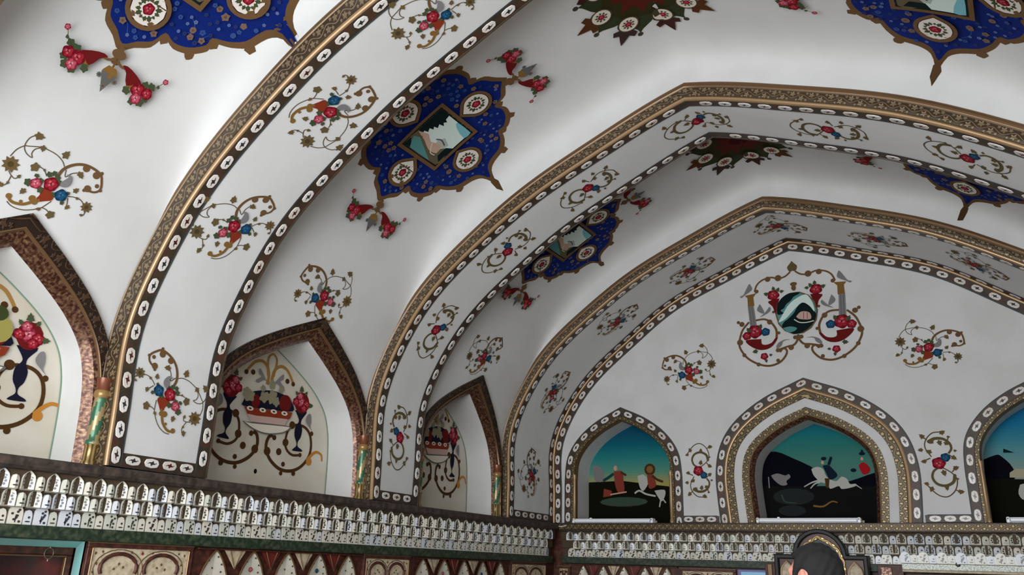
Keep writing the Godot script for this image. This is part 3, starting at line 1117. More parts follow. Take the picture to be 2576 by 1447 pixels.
# ---- painted sprays, medallions, rosettes ------------------------------------
func spray(label: String, surf: Callable, at: Vector2, ang: float, sc: float, flip: float, group: String, kind := 0):
	var t := thing("painted_spray", label, "wall painting", surf.call(at.x, at.y, 0.0), group)
	var P := painter(t, surf, at, ang, sc, flip, .06)
	if kind == 0: motif_a(P)
	else: motif_b(P)
	P.flush()

const SHAMSA := [Vector2(.665, 0), Vector2(.61, .07), Vector2(.56, .15), Vector2(.475, .19), Vector2(.5, .27), Vector2(.475, .37), Vector2(.405, .45), Vector2(.345, .455), Vector2(.305, .55), Vector2(.235, .63), Vector2(.12, .665), Vector2(.05, .71)]

func shamsa_outline(k: float) -> PackedVector2Array:
	var q := PackedVector2Array()
	for p in SHAMSA: q.append(p * k)
	q.append(Vector2(0, .8) * k)
	for i in range(SHAMSA.size() - 1, -1, -1): q.append(Vector2(-SHAMSA[i].x, SHAMSA[i].y) * k)
	for i in range(1, SHAMSA.size()): q.append(Vector2(-SHAMSA[i].x, -SHAMSA[i].y) * k)
	q.append(Vector2(0, -.8) * k)
	for i in range(SHAMSA.size() - 1, 0, -1): q.append(Vector2(SHAMSA[i].x, -SHAMSA[i].y) * k)
	var r: Array = Array(q)
	r.append(r[0])
	r = smooth(r, 3)
	r.pop_back()
	return PackedVector2Array(r)

func little_flower(P: Painter, x: float, y: float, r: float, c: Color):
	P.dot(c, x, y, r, r, 10, .16)
	P.dot(c * .62, x, y, r * .4, r * .4, 6)

func cornucopia(P: Painter, s0: float, sg: float):
	# twin horns of flowers springing from the medallion's tip at s0, towards sg
	P.part("gold_stem")
	P.stroke(BRN, .03, .022, [s0, 0, s0 + sg * .09, .0])
	P.dot(BRN, s0 + sg * .045, .0, .03, .045)
	P.dot(BRN, s0 + sg * .09, 0, .022, .03)
	for q in [-1.0, 1.0]:
		P.stroke(BRN, .016, .016, [s0 + sg * .08, 0, s0 + sg * .1, q * .045, s0 + sg * .1, q * .07])
		P.part("horn")
		P.poly(DRD, [s0 + sg * .09, q * .05, s0 + sg * .12, q * .09, s0 + sg * .19, q * .13, s0 + sg * .145, q * .215, s0 + sg * .1, q * .15, s0 + sg * .08, q * .08], 2)
		P.stroke(OCH, .022, .022, [s0 + sg * .2, q * .125, s0 + sg * .165, q * .17, s0 + sg * .14, q * .222])
		P.part("green_leaf")
		for e in [[.12, .27], [.2, .27], [.25, .2], [.21, .14], [.24, .25], [.13, .23]]: P.leaf(GRN, s0 + sg * e[0], q * e[1], .03, P.rg.randf() * TAU, 1)
		P.part("rose"); P.rose(s0 + sg * .175, q * .2, .045, 0)
		P.part("rose"); P.rose(s0 + sg * .225, q * .215, .036, 1)
		P.part("rose"); P.rose(s0 + sg * .17, q * .262, .036, 0)
		P.part("trailing_bud")
		P.stroke(STM, .004, .004, [s0 + sg * .13, q * .27, s0 + sg * .1, q * .3, s0 + sg * .055, q * .325])
		P.leaf(GRN, s0 + sg * .1, q * .305, .018, .4)
		P.rose(s0 + sg * .05, q * .33, .018, 1)
	P.part("bud")
	P.stroke(BRN, .014, .012, [s0 + sg * .1, 0, s0 + sg * .15, 0])
	P.dot(OCH, s0 + sg * .165, 0, .042, .046, 12, .1)
	P.poly(SLT, [s0 + sg * .17, -.05, s0 + sg * .215, -.03, s0 + sg * .29, 0, s0 + sg * .215, .03, s0 + sg * .17, .05])
	for e in [[.2, .05], [.2, -.05], [.25, .0]]: P.leaf(SLT, s0 + sg * e[0], e[1], .02, .5, 2)

func medallion(b: int, label: String, at: Vector2, k: float, sides: Array):
	var B: Dictionary = BAYS[b]
	var surf := func(s, z, h): return vault_at(B, s, z, h)
	var t := thing("blue_medallion", label, "ceiling painting", surf.call(at.x, at.y, 0.0), "blue lobed ceiling medallions")
	var P := painter(t, surf, at, 0, k, 1, .07)
	P.part("gold_edge")
	P.raw(shamsa_outline(1.035), BRN)
	for q in SHAMSA.size():
		if q in [3, 5, 7, 9]:
			for sx in [-1.0, 1.0]:
				for sy in [-1.0, 1.0]: P.dot(BRN, SHAMSA[q].x * 1.04 * sx, SHAMSA[q].y * 1.04 * sy, .036, .03, 10, .12)
	P.dot(BRN, 0, .83, .03, .04, 10, .12); P.dot(BRN, 0, -.83, .03, .04, 10, .12)
	P.part("blue_ground")
	var ol := shamsa_outline(.965)
	P.raw(ol, NVY)
	P.part("arabesque")
	var spots := []
	var r2 := RandomNumberGenerator.new()
	r2.seed = 77
	for i in 4000:
		var p := Vector2(r2.randf_range(-.62, .62), r2.randf_range(-.76, .76))
		if not Geometry2D.is_point_in_polygon(p * 1.06, ol) or (absf(p.x) < .27 and absf(p.y) < .3): continue
		if Vector2(absf(p.x) - .39, p.y).length() < .15 or Vector2(p.x, absf(p.y) - .43).length() < .16: continue
		var ok := true
		for s in spots:
			if s.distance_to(p) < .04: ok = false
		if ok: spots.append(p)
	for i in spots.size():
		var p: Vector2 = spots[i]
		if i > 0 and spots[i - 1].distance_to(p) < .16: P.stroke(lin(52, 76, 128), .005, .004, [p.x, p.y, (p.x + spots[i - 1].x) / 2 + .02, (p.y + spots[i - 1].y) / 2 - .02, spots[i - 1].x, spots[i - 1].y])
	for i in spots.size():
		var c: Color = [lin(52, 74, 128), lin(92, 106, 148), lin(116, 92, 80), lin(40, 52, 96)][i % 4]
		little_flower(P, spots[i].x, spots[i].y, [.015, .011, .021, .013][i % 4] * (1.25 if i % 9 == 0 else 1.0), c)
	# four white cartouches with a rose each
	for q in 4:
		var d: Vector2 = [Vector2(1, 0), Vector2(0, 1), Vector2(-1, 0), Vector2(0, -1)][q]
		var c: Vector2 = d * (.39 if q % 2 == 0 else .43)
		var n := Vector2(-d.y, d.x)
		for ring in 3:
			var rr_: float = [.128, .104, .098][ring]
			if ring < 2: P.part(["cartouche_frame", "cartouche"][ring])
			var out := PackedVector2Array()
			for i in 21:
				var a := deg_to_rad(150.0 - 300.0 * i / 20.0)
				out.append(c + (d * cos(a) + n * sin(a)) * rr_ * Vector2(1, 1.06))
			out.append(c - d * rr_ * 1.28)
			P.raw(out, [BRN, lin(40, 30, 24), lin(220, 212, 202)][ring])
		P.part("green_leaf", true)
		for i in 14:
			var a := TAU * i / 14 + .2
			P.leaf(GRN, c.x + cos(a) * .058, c.y + sin(a) * .058, .016 + .006 * (i % 3), a)
		P.part("rose", true); P.rose(c.x, c.y, .036, 0)
	# the framed landscape at its centre
	P.part("gold_frame")
	P.poly(BRN, [-.235, -.255, .235, -.255, .235, .255, -.235, .255])
	P.part("landscape")
	P.poly(NGT, [-.205, -.225, .205, -.225, .205, .225, -.205, .225])
	P.poly(PAL, [-.19, -.21, .19, -.21, .19, .21, -.19, .21])
	P.poly(lin(120, 180, 190), [.19, -.21, .19, -.02, .15, -.06, .12, -.21], 2)
	P.poly(NGT, [.19, .21, .19, .1, .15, .09, .14, .06, .12, .08, .1, .05, .09, .1, .06, .08, .05, .12, .03, .1, .02, .14, -.01, .12, -.02, .16, -.06, .14, -.06, .21])
	P.poly(lin(168, 178, 170), [-.02, -.02, .03, -.06, .0, -.15, -.05, -.14, -.06, -.04])
	P.poly(lin(96, 88, 66), [-.19, .21, -.19, -.21, -.08, -.21, -.03, -.16, -.1, -.05, -.06, .06, -.04, .21], 2)
	P.poly(lin(190, 160, 140), [-.05, .2, -.02, .1, -.06, .02, -.03, -.09, -.11, -.12, -.12, -.02, -.08, .08], 2)
	P.poly(SEA, [-.19, .15, -.1, .2, -.08, .14, -.19, -.12])
	P.poly(NGT, [-.19, .21, -.19, .14, -.15, .17, -.12, .21])
	P.poly(NGT, [-.12, -.15, -.03, -.15, .0, -.21, -.16, -.21])
	P.stroke(lin(92, 80, 78), .012, .012, [-.02, .0, .0, -.05, -.02, -.12])
	P.stroke(IVO, .008, .008, [-.06, .0, -.13, -.06, -.13, -.12])
	for sg in sides: cornucopia(P, sg * .655, sg)
	P.flush()

func rosette(b: int, label: String, at: Vector2, k: float):
	var B: Dictionary = BAYS[b]
	var surf := func(s, z, h): return vault_at(B, s, z, h)
	var t := thing("crown_rosette", label, "ceiling painting", surf.call(at.x, at.y, 0.0), "dark rosettes at the crown of the vault")
	var P := painter(t, surf, at, 0, k, 1, .07)
	var olive := lin(50, 48, 28)
	P.part("dark_ground")
	P.dot(olive, 0, 0, .345, .345, 40, 0)
	for i in 8:
		var a := TAU * (i + .5) / 8
		var d := Vector2.from_angle(a)
		var n := Vector2(-d.y, d.x)
		var q := PackedVector2Array()
		for e in [[.28, -.13], [.36, -.08], [.42, -.02], [.455, 0], [.42, .02], [.36, .08], [.28, .13]]: q.append(d * e[0] + n * e[1])
		P.raw(q, lin(52, 58, 34))
		P.dot(lin(66, 60, 52), d.x * .47, d.y * .47, .022, .022, 8)
	P.part("inner_star")
	P.leaf(lin(80, 30, 28), 0, 0, .24, .2, 2)
	for i in 8:
		var a := TAU * i / 8 + .11
		var d := Vector2.from_angle(a)
		var n := Vector2(-d.y, d.x)
		P.part("fleuron")
		var q := PackedVector2Array()
		for e in [[.38, -.04], [.41, -.095], [.455, -.085], [.445, -.04], [.5, -.02], [.545, 0], [.5, .02], [.445, .04], [.455, .085], [.41, .095], [.38, .04]]: q.append(d * e[0] + n * e[1])
		P.raw(q, [lin(66, 34, 32), lin(82, 48, 28), lin(60, 46, 42)][i % 3])
		P.part("roundel")
		P.dot(lin(70, 60, 44), d.x * .33, d.y * .33, .082, .082, 18, .03)
		P.dot(lin(212, 200, 184), d.x * .33, d.y * .33, .07, .07, 18)
		P.part("rose", true)
		for j in 9:
			var e := TAU * j / 9
			P.leaf(GRN, d.x * .33 + cos(e) * .036, d.y * .33 + sin(e) * .036, .016, e)
		P.rose(d.x * .33, d.y * .33, .026, 0)
	P.flush()

func wall_ornament():
	var t := thing("painted_ornament", "tall painted cartouche with an oval landscape, columns and birds on the end wall", "wall painting", Vector3(3.02, Y0 + 2.23, 0))
	var surf := func(u, v, h): return Vector3(u, Y0 + v, h)
	for sg in [-1.0, 1.0]:
		var P := painter(t, surf, Vector2.ZERO, 0, 1, 1, .6, .003 if sg < 0 else .0032)
		P.xf = Transform2D(Vector2(sg, 0), Vector2(0, 1), Vector2(3.02, 2.235))
		ornament_half(P)
		P.flush()
	var P2 := painter(t, surf, Vector2(3.02, 2.235), 0, 1, 1, .6, .016)
	oval_scene(P2)
	P2.flush()

# ---- the cornice of little niches --------------------------------------------
func plaque(kind: int, tone: int) -> ArrayMesh:
	# x along the wall, y up from its foot, z out of the wall
	# 0: tall pointed cell, folded inwards; 1: small round-headed cell; 2: flat arched panel with a painted plant; 3: small flat panel
	var w: float = [.078, .05, .084, .05][kind]
	var h: float = [.094, .074, .1, .078][kind]
	var cols := [lin(212, 206, 190), lin(198, 198, 184), lin(206, 208, 210)]
	var ground: Color = cols[tone]
	var ink: Color = [lin(60, 58, 56), lin(62, 66, 58), lin(52, 60, 72)][tone]
	var st := begin()
	st.set_smooth_group(-1)
	var side := []
	if kind == 0: side = [Vector2(1, 0), Vector2(1, .58), Vector2(.82, .78), Vector2(.42, .93), Vector2(0, 1.04)]
	else: side = [Vector2(1, 0), Vector2(1, .55), Vector2(.9, .76), Vector2(.6, .93), Vector2(0, 1.0)]
	var dep: float = [-.026, .008, 0.0, 0.0][kind]
	st.set_color(ground)
	for sg in [-1.0, 1.0]:
		for i in side.size() - 1:
			var a := Vector3(sg * side[i].x * w / 2, side[i].y * h, .004)
			var b := Vector3(sg * side[i + 1].x * w / 2, side[i + 1].y * h, .004)
			var ca := Vector3(0, a.y, .004 + dep)
			var cb := Vector3(0, b.y, .004 + (dep if i < side.size() - 2 else 0.0))
			quad(st, a, b, cb, ca)
			quad(st, a, b, b - Vector3(0, 0, .03), a - Vector3(0, 0, .03))
	# lower lip and painted plant
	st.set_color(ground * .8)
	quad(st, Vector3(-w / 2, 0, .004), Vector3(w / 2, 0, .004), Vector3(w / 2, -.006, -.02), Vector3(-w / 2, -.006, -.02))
	st.set_color(ink)
	var r2 := RandomNumberGenerator.new()
	r2.seed = 5 + kind * 7 + tone
	var blobs := []
	if kind == 0:
		for k in 4: blobs.append([w * (.24 + .06 * (k % 2)), h * (.2 + .17 * k), .007, .008])
		for k in 3: blobs.append([-w * (.26 + .05 * (k % 2)), h * (.24 + .18 * k), .006, .007])
	elif kind == 2:
		for k in 7: blobs.append([r2.randf_range(-.28, .28) * w, h * (.15 + .1 * k), .009, .007])
		blobs.append([0.0, h * .3, .005, .024])
	else:
		blobs.append([0.0, h * .22, w * .36, .004])
		blobs.append([w * .1, h * .5, .008, .007])
	for b in blobs:
		var c := Vector3(b[0], b[1], .0055 + dep * maxf(0.0, 1.0 - absf(b[0]) / (w / 2)))
		var sl: float = -dep / (w / 2) * signf(b[0])
		for i in 6:
			var a0 := TAU * i / 6
			var a1 := TAU * (i + 1) / 6
			st.add_vertex(c)
			for a in [a0, a1]: st.add_vertex(c + Vector3(cos(a) * b[2], sin(a) * b[3], cos(a) * b[2] * sl))
	return done(st)

var plaques := []

func make_cornice(left: bool, a0: float, a1: float, label: String):
	# a: distance along the wall; f maps (along, height, out) into the hall
	var f: Callable
	if left: f = func(a: float, y: float, o: float) -> Vector3: return Vector3(o, Y0 + y, a)
	else: f = func(a: float, y: float, o: float) -> Vector3: return Vector3(a, Y0 + y, o)
	var t := thing("muqarnas_cornice", label, "cornice", f.call((a0 + a1) / 2, -.45, 0.0), "cornices of little niches")
	var strip := func(prof: Array) -> ArrayMesh:
		var st := begin()
		for i in prof.size() - 1:
			st.set_smooth_group(i)
			var n := 24
			for k in n:
				var p := lerpf(a0, a1, float(k) / n)
				var q := lerpf(a0, a1, float(k + 1) / n)
				var v0 := float(i) / (prof.size() - 1)
				var v1 := float(i + 1) / (prof.size() - 1)
				quad(st, f.call(p, prof[i].y, prof[i].x), f.call(q, prof[i].y, prof[i].x), f.call(q, prof[i + 1].y, prof[i + 1].x), f.call(p, prof[i + 1].y, prof[i + 1].x), Vector2(p, v0), Vector2(q, v0), Vector2(q, v1), Vector2(p, v1))
		return done(st)
	if left:
		put("ledge", strip.call([Vector2(-.14, -.002), Vector2(.118, -.018), Vector2(.128, -.026), Vector2(.128, -.07), Vector2(.118, -.085), Vector2(.07, -.09)]), mats.ledge, t)
	else:
		put("ledge", strip.call([Vector2(-.04, -.001), Vector2(.118, -.008), Vector2(.128, -.014)]), mats.ledge, t)
		put("gilded_moulding", strip.call([Vector2(.128, -.014), Vector2(.132, -.085)]), mats.gilt_fine, t)
		put("ledge_foot", strip.call([Vector2(.132, -.085), Vector2(.125, -.1), Vector2(.07, -.104)]), mats.ledge, t)
	put("backing", strip.call([Vector2(.078, -.09), Vector2(.074, -.19), Vector2(.046, -.192), Vector2(.044, -.283), Vector2(.016, -.285), Vector2(.014, -.39)]), mats.backing, t)
	put("green_band", strip.call([Vector2(.014, -.382), Vector2(.05, -.384), Vector2(.05, -.452), Vector2(.04, -.458), Vector2(.0, -.46)]), mats.green, t)
	var period := .145 if left else .155
	var lift := -.004 if left else -.01
	for row in 3:
		var y: float = [-.19, -.283, -.38][row] + lift
		var o: float = [.088, .06, .03][row]
		var a := a0 + .12 + (period / 2 if row == 1 else 0.0)
		while a < a1 - .03:
			for small in 2:
				var kind := (2 if row == 2 else 0) + small
				var p := a + (period * .52 if small else 0.0)
				if p > a1 - .02: continue
				var tone := (0 if rng.randf() < .6 else 1) if rng.randf() < .85 else 2
				if small and rng.randf() < .4: tone = 2
				var x := Transform3D(Basis.from_scale(Vector3(1.12, 1.04, 1)), f.call(p, y, o) - t.position)
				if left: x.basis = Basis(Vector3(0, 0, -.94), Vector3.UP * 1.05, Vector3.RIGHT)
				put("niche_cell" if not small else "small_cell", plaques[kind][tone], mats.glazed, t, x)
			a += period
	return t

func make_plaques():
	for kind in 4:
		var v := []
		for tone in 3: v.append(plaque(kind, tone))
		plaques.append(v)

# ---- panels under the cornice ------------------------------------------------
func carved_panel(called_label: String, a0: float, a1: float, left: bool, y1 := -.462, depth := 1.0):
	var f: Callable
	if left: f = func(u, v, h): return Vector3(-.02 + h, Y0 + v, u)
	else: f = func(u, v, h): return Vector3(u, Y0 + v, -.02 + h)
	var t := thing("carved_panel", called_label, "wall panel", f.call((a0 + a1) / 2, y1 - .9, 0.0), "cream panels under the cornice")
	var w := a1 - a0
	var y0 := y1 - .95
	var rim := func(lo: Vector2, hi: Vector2, h0: float, h1: float) -> ArrayMesh:
		var p: Vector3 = f.call(lo.x, lo.y, h0)
		var q: Vector3 = f.call(hi.x, hi.y, h1)
		return box_mesh(Vector3(minf(p.x, q.x), minf(p.y, q.y), minf(p.z, q.z)), Vector3(maxf(p.x, q.x), maxf(p.y, q.y), maxf(p.z, q.z)), .003)
	put("panel_ground", rim.call(Vector2(a0 + .02, y0), Vector2(a1 - .02, y1 - .01), 0.0, .02), mats.carved, t)
	for q in [[a0, y1 - .028, a1, y1], [a0, y0, a0 + .03, y1 - .028], [a1 - .03, y0, a1, y1 - .028]]:
		put("frame_strip", rim.call(Vector2(q[0], q[1]), Vector2(q[2], q[3]), 0.0, .03), mats.rust, t)
	for q in [[a0 - .004, y1 - .002, a1 + .004, y1 + .005], [a0 + .03, y0, a0 + .036, y1 - .03], [a1 - .036, y0, a1 - .03, y1 - .03]]:
		put("gold_fillet", rim.call(Vector2(q[0], q[1]), Vector2(q[2], q[3]), .02, .034), mats.bead, t)
	# scrolls in relief
	for sg in [-1.0, 1.0]:
		var c: float = (a0 + a1) / 2 + sg * w * .2
		var pts := []
		for i in 14:
			var an := PI * (1.0 + .13) - PI * 1.26 * i / 13
			pts.append(f.call(c + cos(an) * w * .165, y1 - .145 + sin(an) * .085, .022))
		var st := begin()
		tube(st, pts, .012, 8)
		put("scroll", done(st), mats.rust, t)
		pts = []
		for i in 14:
			var an := PI * 1.1 - PI * 1.2 * i / 13
			pts.append(f.call(c + cos(an) * w * .22, y1 - .15 + sin(an) * .115, .021))
		st = begin()
		tube(st, pts, .003, 6)
		put("tendril", done(st), mats.bead_dark, t)
	var P := painter(t, f, Vector2((a0 + a1) / 2, y1), 0, 1, 1, .5, .0215)
	P.part("painted_leaf")
	for sg in [-1.0, 1.0]:
		for q in [[.42, -.06], [.36, -.05], [.1, -.05], [.4, -.12], [.2, -.12], [.24, -.15], [.16, -.14], [.42, -.17], [.28, -.07]]:
			P.leaf(OLV, sg * q[0] * w, q[1], .013, P.rg.randf() * TAU)
	P.leaf(RUS, 0, -.055, .016, 1.5)
	P.flush()

func facet_group(label: String, a0: float, a1: float, left: bool, n: int):
	# a row of pointed facets with red spandrels between them
	var f: Callable
	if left: f = func(u, v, h): return Vector3(-.03 + h, Y0 + v, u)
	else: f = func(u, v, h): return Vector3(u, Y0 + v, -.03 + h)
	var t := thing("faceted_frieze", label, "frieze", f.call((a0 + a1) / 2, -1.0, 0.0), "pointed facets under the cornice")
	var w := (a1 - a0) / n
	var st := begin()
	for i in n:
		# from larger to smaller a on the left wall so that the viewer's left comes first
		var c := a0 + w * (i + .5)
		var tip := -.475
		var foot := -.95
		# the facet: two leaves of a pointed niche meeting in a fold
		for sg in [-1.0, 1.0]:
			st = begin()
			st.set_smooth_group(-1)
			st.set_color([lin(206, 200, 184), lin(196, 192, 176)][i % 2])
			var prev_o := Vector2(0, tip)
			for k in 8:
				var q := float(k + 1) / 8
				var o := Vector2(sg * w * .46 * sin(q * PI / 2), lerpf(tip, foot, q * q * .55 + q * .45))
				quad(st, f.call(c, prev_o.y, .02), f.call(c + prev_o.x, prev_o.y, .03), f.call(c + o.x, o.y, .03), f.call(c, o.y, .02))
				prev_o = o
			put("facet", done(st), mats.glazed, t)
			st = begin()
			var rail := []
			for k in 9:
				var q := float(k) / 8
				rail.append(f.call(c + sg * w * .475 * sin(q * PI / 2), lerpf(tip, foot, q * q * .55 + q * .45) + .004, .034))
			tube(st, rail, .0065, 6)
			put("gold_rib", done(st), mats.bead_dark, t)
		# the spandrel to the right
		if i < n - 1:
			st = begin()
			for p in [f.call(c + w * .2, -.468, .026), f.call(c + w * .8, -.468, .026), f.call(c + w * .5, -.6, .036)]: st.add_vertex(p)
			put("spandrel", done(st), mats.red if i % 2 == 0 else mats.carved, t)
			st = begin()
			tube(st, [f.call(c + w * .34, -.47, .036), f.call(c + w * .5, -.6, .042), f.call(c + w * .66, -.47, .036)], .004, 6)
			put("gold_edge", done(st), mats.bead, t)
		var P := painter(t, f, Vector2(c, 0), 0, 1, 1, .5, .034)
		P.part("painted_leaf")
		for k in 6:
			var y := -.52 - .025 * k
			var x := (.3 + .6 * absf(sin(k * 2.1))) * w * .2 * (1.0 if k % 2 else -1.0)
			P.leaf(GRN, x, y, .012, P.rg.randf() * TAU)
		if i % 2 == 1: P.rose(w * .05, -.6, .018, 2 if i % 4 == 1 else 1)
		P.flush()
	put("rail", box_mesh_f(f, a0, a1, -.474, -.462, .0, .05), mats.rust, t)

func box_mesh_f(f: Callable, a0: float, a1: float, y0: float, y1: float, h0: float, h1: float) -> ArrayMesh:
	var p: Vector3 = f.call(a0, y0, h0)
	var q: Vector3 = f.call(a1, y1, h1)
	return box_mesh(Vector3(minf(p.x, q.x), minf(p.y, q.y), minf(p.z, q.z)), Vector3(maxf(p.x, q.x), maxf(p.y, q.y), maxf(p.z, q.z)), .003)

func make_recess():
	# teal lined recess with a dark red door at the left end of the side wall
	var t := thing("door_recess", "teal lined recess holding a dark red door, under the left end of the cornice", "doorway", Vector3(-.2, .3, 6.76))
	var top := Y0 - .455
	# splayed teal lining: head and two jambs narrowing towards the door
	var inner := top - .04
	var st := begin()
	quad(st, Vector3(-.018, top + .012, 5.87), Vector3(-.018, top + .012, 7.67), Vector3(-.3, inner, 7.6), Vector3(-.3, inner, 5.75))
	put("teal_head", done(st), mats.teal, t)
	st = begin()
	quad(st, Vector3(-.018, top + .012, 5.87), Vector3(-.3, inner, 5.75), Vector3(-.3, .3, 5.75), Vector3(-.018, .3, 5.87))
	put("teal_jamb", done(st), mats.teal, t)
	st = begin()
	quad(st, Vector3(-.018, top + .012, 7.67), Vector3(-.3, inner, 7.6), Vector3(-.3, .3, 7.6), Vector3(-.018, .3, 7.67))
	put("teal_jamb", done(st), mats.teal, t)
	var d := thing("recess_door", "dark red panelled door set back in the teal recess", "door", Vector3(-.33, .3, 6.76))
	put("door_leaf", box_mesh(Vector3(-.36, .3, 5.74), Vector3(-.33, top - .03, 7.61)), mats.oxblood, d)
	for q in [[top - .088, top - .035, 5.75, 7.6], [.3, top - .088, 5.75, 5.79], [.3, top - .088, 7.56, 7.6]]:
		put("door_frame", box_mesh(Vector3(-.345, q[0], q[2]), Vector3(-.315, q[1], q[3]), .006), mats.rust, d)
	put("frame_fillet", box_mesh(Vector3(-.335, top - .098, 5.79), Vector3(-.308, top - .088, 7.56), .003), mats.bead_dark, d)
	put("frame_fillet", box_mesh(Vector3(-.335, .3, 5.79), Vector3(-.308, top - .098, 5.8), .003), mats.bead_dark, d)
	var k := thing("door_ring", "small iron ring hanging on a staple at the top of the red door", "ring", Vector3(-.3, top - .078, 5.92))
	var pts := []
	for i in 25:
		var a := TAU * i / 24
		pts.append(Vector3(-.295, top - .078 + cos(a) * .032, 5.92 + sin(a) * .028))
	st = begin()
	tube(st, pts, .0035, 8)
	put("ring", done(st), mats.iron, k)
	put("staple", box_mesh(Vector3(-.32, top - .05, 5.915), Vector3(-.285, top - .038, 5.925), .002), mats.iron, k)
	put("drop", box_mesh(Vector3(-.3, top - .128, 5.916), Vector3(-.29, top - .11, 5.924), .003), mats.iron, k)

# ---- lamps -------------------------------------------------------------------
func lamp(label: String, x0: float, x1: float, cable: bool):
	var y := Y0 - .008
	var t := thing("tube_lamp", label, "lamp", Vector3((x0 + x1) / 2, y, .06), "unlit fluorescent tube fittings")
	put("housing", box_mesh(Vector3(x0, y, .035), Vector3(x1, y + .05, .085), .006), mats.white_metal, t)
	var st := begin()
	tube(st, [Vector3(x0 + .03, y + .024, .102), Vector3((x0 + x1) / 2, y + .024, .102), Vector3(x1 - .03, y + .024, .102)], .0165, 14)
	put("tube", done(st), mats.tube_glass, t)
	for x in [x0 - .004, x1 - .022]:
		var cap_ := put("end_cap", box_mesh(Vector3(x, y - .002, .03), Vector3(x + .03, y + .053, .122), .008), mats.white_metal, t)
		put("pin", box_mesh(Vector3(x + .008, y + .03, .12), Vector3(x + .018, y + .042, .125), .002), mats.dark, cap_)
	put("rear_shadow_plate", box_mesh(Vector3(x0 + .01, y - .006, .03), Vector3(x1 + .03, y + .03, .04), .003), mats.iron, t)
	put("clip", box_mesh(Vector3(lerpf(x0, x1, .2), y + .05, .05), Vector3(lerpf(x0, x1, .2) + .025, y + .062, .07), .003), mats.white_metal, t)
	if cable:
		st = begin()
		tube(st, smooth([Vector3(x0 + .02, y + .01, .1), Vector3(x0 - .05, y - .02, .12), Vector3(x0 - .13, y - .04, .137), Vector3(x0 - .2, y - .035, .138)], 5), .004, 6)
		put("cable", done(st), mats.white_metal, t)

# ---- wall furniture at the end -----------------------------------------------
func make_mirror_frame():
	var z := .16
	var cx := 3.07
	var t := thing("arched_mirror", "black framed mirror with a round arched top, behind the person's head", "mirror", Vector3(cx, 0, z))
	var r := .235
	var sh := Y0 - .335          # shoulder height
	var prof := [Vector2(cx - .42, .1), Vector2(cx - .42, sh), Vector2(cx - r - .005, sh)]
	for i in 13:
		var a := PI - PI * i / 12
		prof.append(Vector2(cx + cos(a) * r, sh + .01 + sin(a) * r))
	prof.append_array([Vector2(cx + r + .005, sh), Vector2(cx + .42, sh), Vector2(cx + .42, .1)])
	var f := func(p: Vector2, h: float) -> Vector3: return Vector3(p.x, p.y, z + h)
	put("outer_rim", swept(prof, [Vector2(.022, -.14), Vector2(.022, .01), Vector2(.012, .02), Vector2(-.012, .02), Vector2(-.022, .01), Vector2(-.022, -.14)], f), mats.black_wood, t)
	var poly := PackedVector2Array()
	for p in prof: poly.append(p)
	var st := begin()
	for i in Geometry2D.triangulate_polygon(poly): st.add_vertex(Vector3(poly[i].x, poly[i].y, z - .02))
	put("back_board", done(st), mats.gilt_dark, t)
	var arch := []
	for p in [Vector2(.2, 0), Vector2(.2, .4), Vector2(.19, .5), Vector2(.13, .6), Vector2(0, .68)]: arch.append(p)
	var ip := arch_path(arch, cx, 1.0, 5)
	for i in ip.size(): ip[i].y += sh - .51
	put("inner_arch", swept(ip, [Vector2(.035, -.02), Vector2(.03, .004), Vector2(.005, .006), Vector2(0, -.02)], f), mats.gold_bright, t)
	poly = PackedVector2Array()
	for p in ip: poly.append(p)
	st = begin()
	for i in Geometry2D.triangulate_polygon(poly): st.add_vertex(Vector3(poly[i].x, poly[i].y, z - .012))
	put("mirror_plate", done(st), mats.dark, t)
	for sg in [-1.0, 1.0]:
		var small := arch_path([Vector2(.062, 0), Vector2(.06, .14), Vector2(.045, .2), Vector2(0, .25)], cx + sg * .32, 1.0, 4)
		for i in small.size(): small[i].y += sh - .3
		put("side_arch", swept(small, [Vector2(.012, -.015), Vector2(.01, .004), Vector2(0, .003), Vector2(0, -.015)], f), mats.bead_dark, t)
		poly = PackedVector2Array()
		for p in small: poly.append(p)
		st = begin()
		for i in Geometry2D.triangulate_polygon(poly): st.add_vertex(Vector3(poly[i].x, poly[i].y, z - .014))
		put("side_panel", done(st), mats.carved, t)

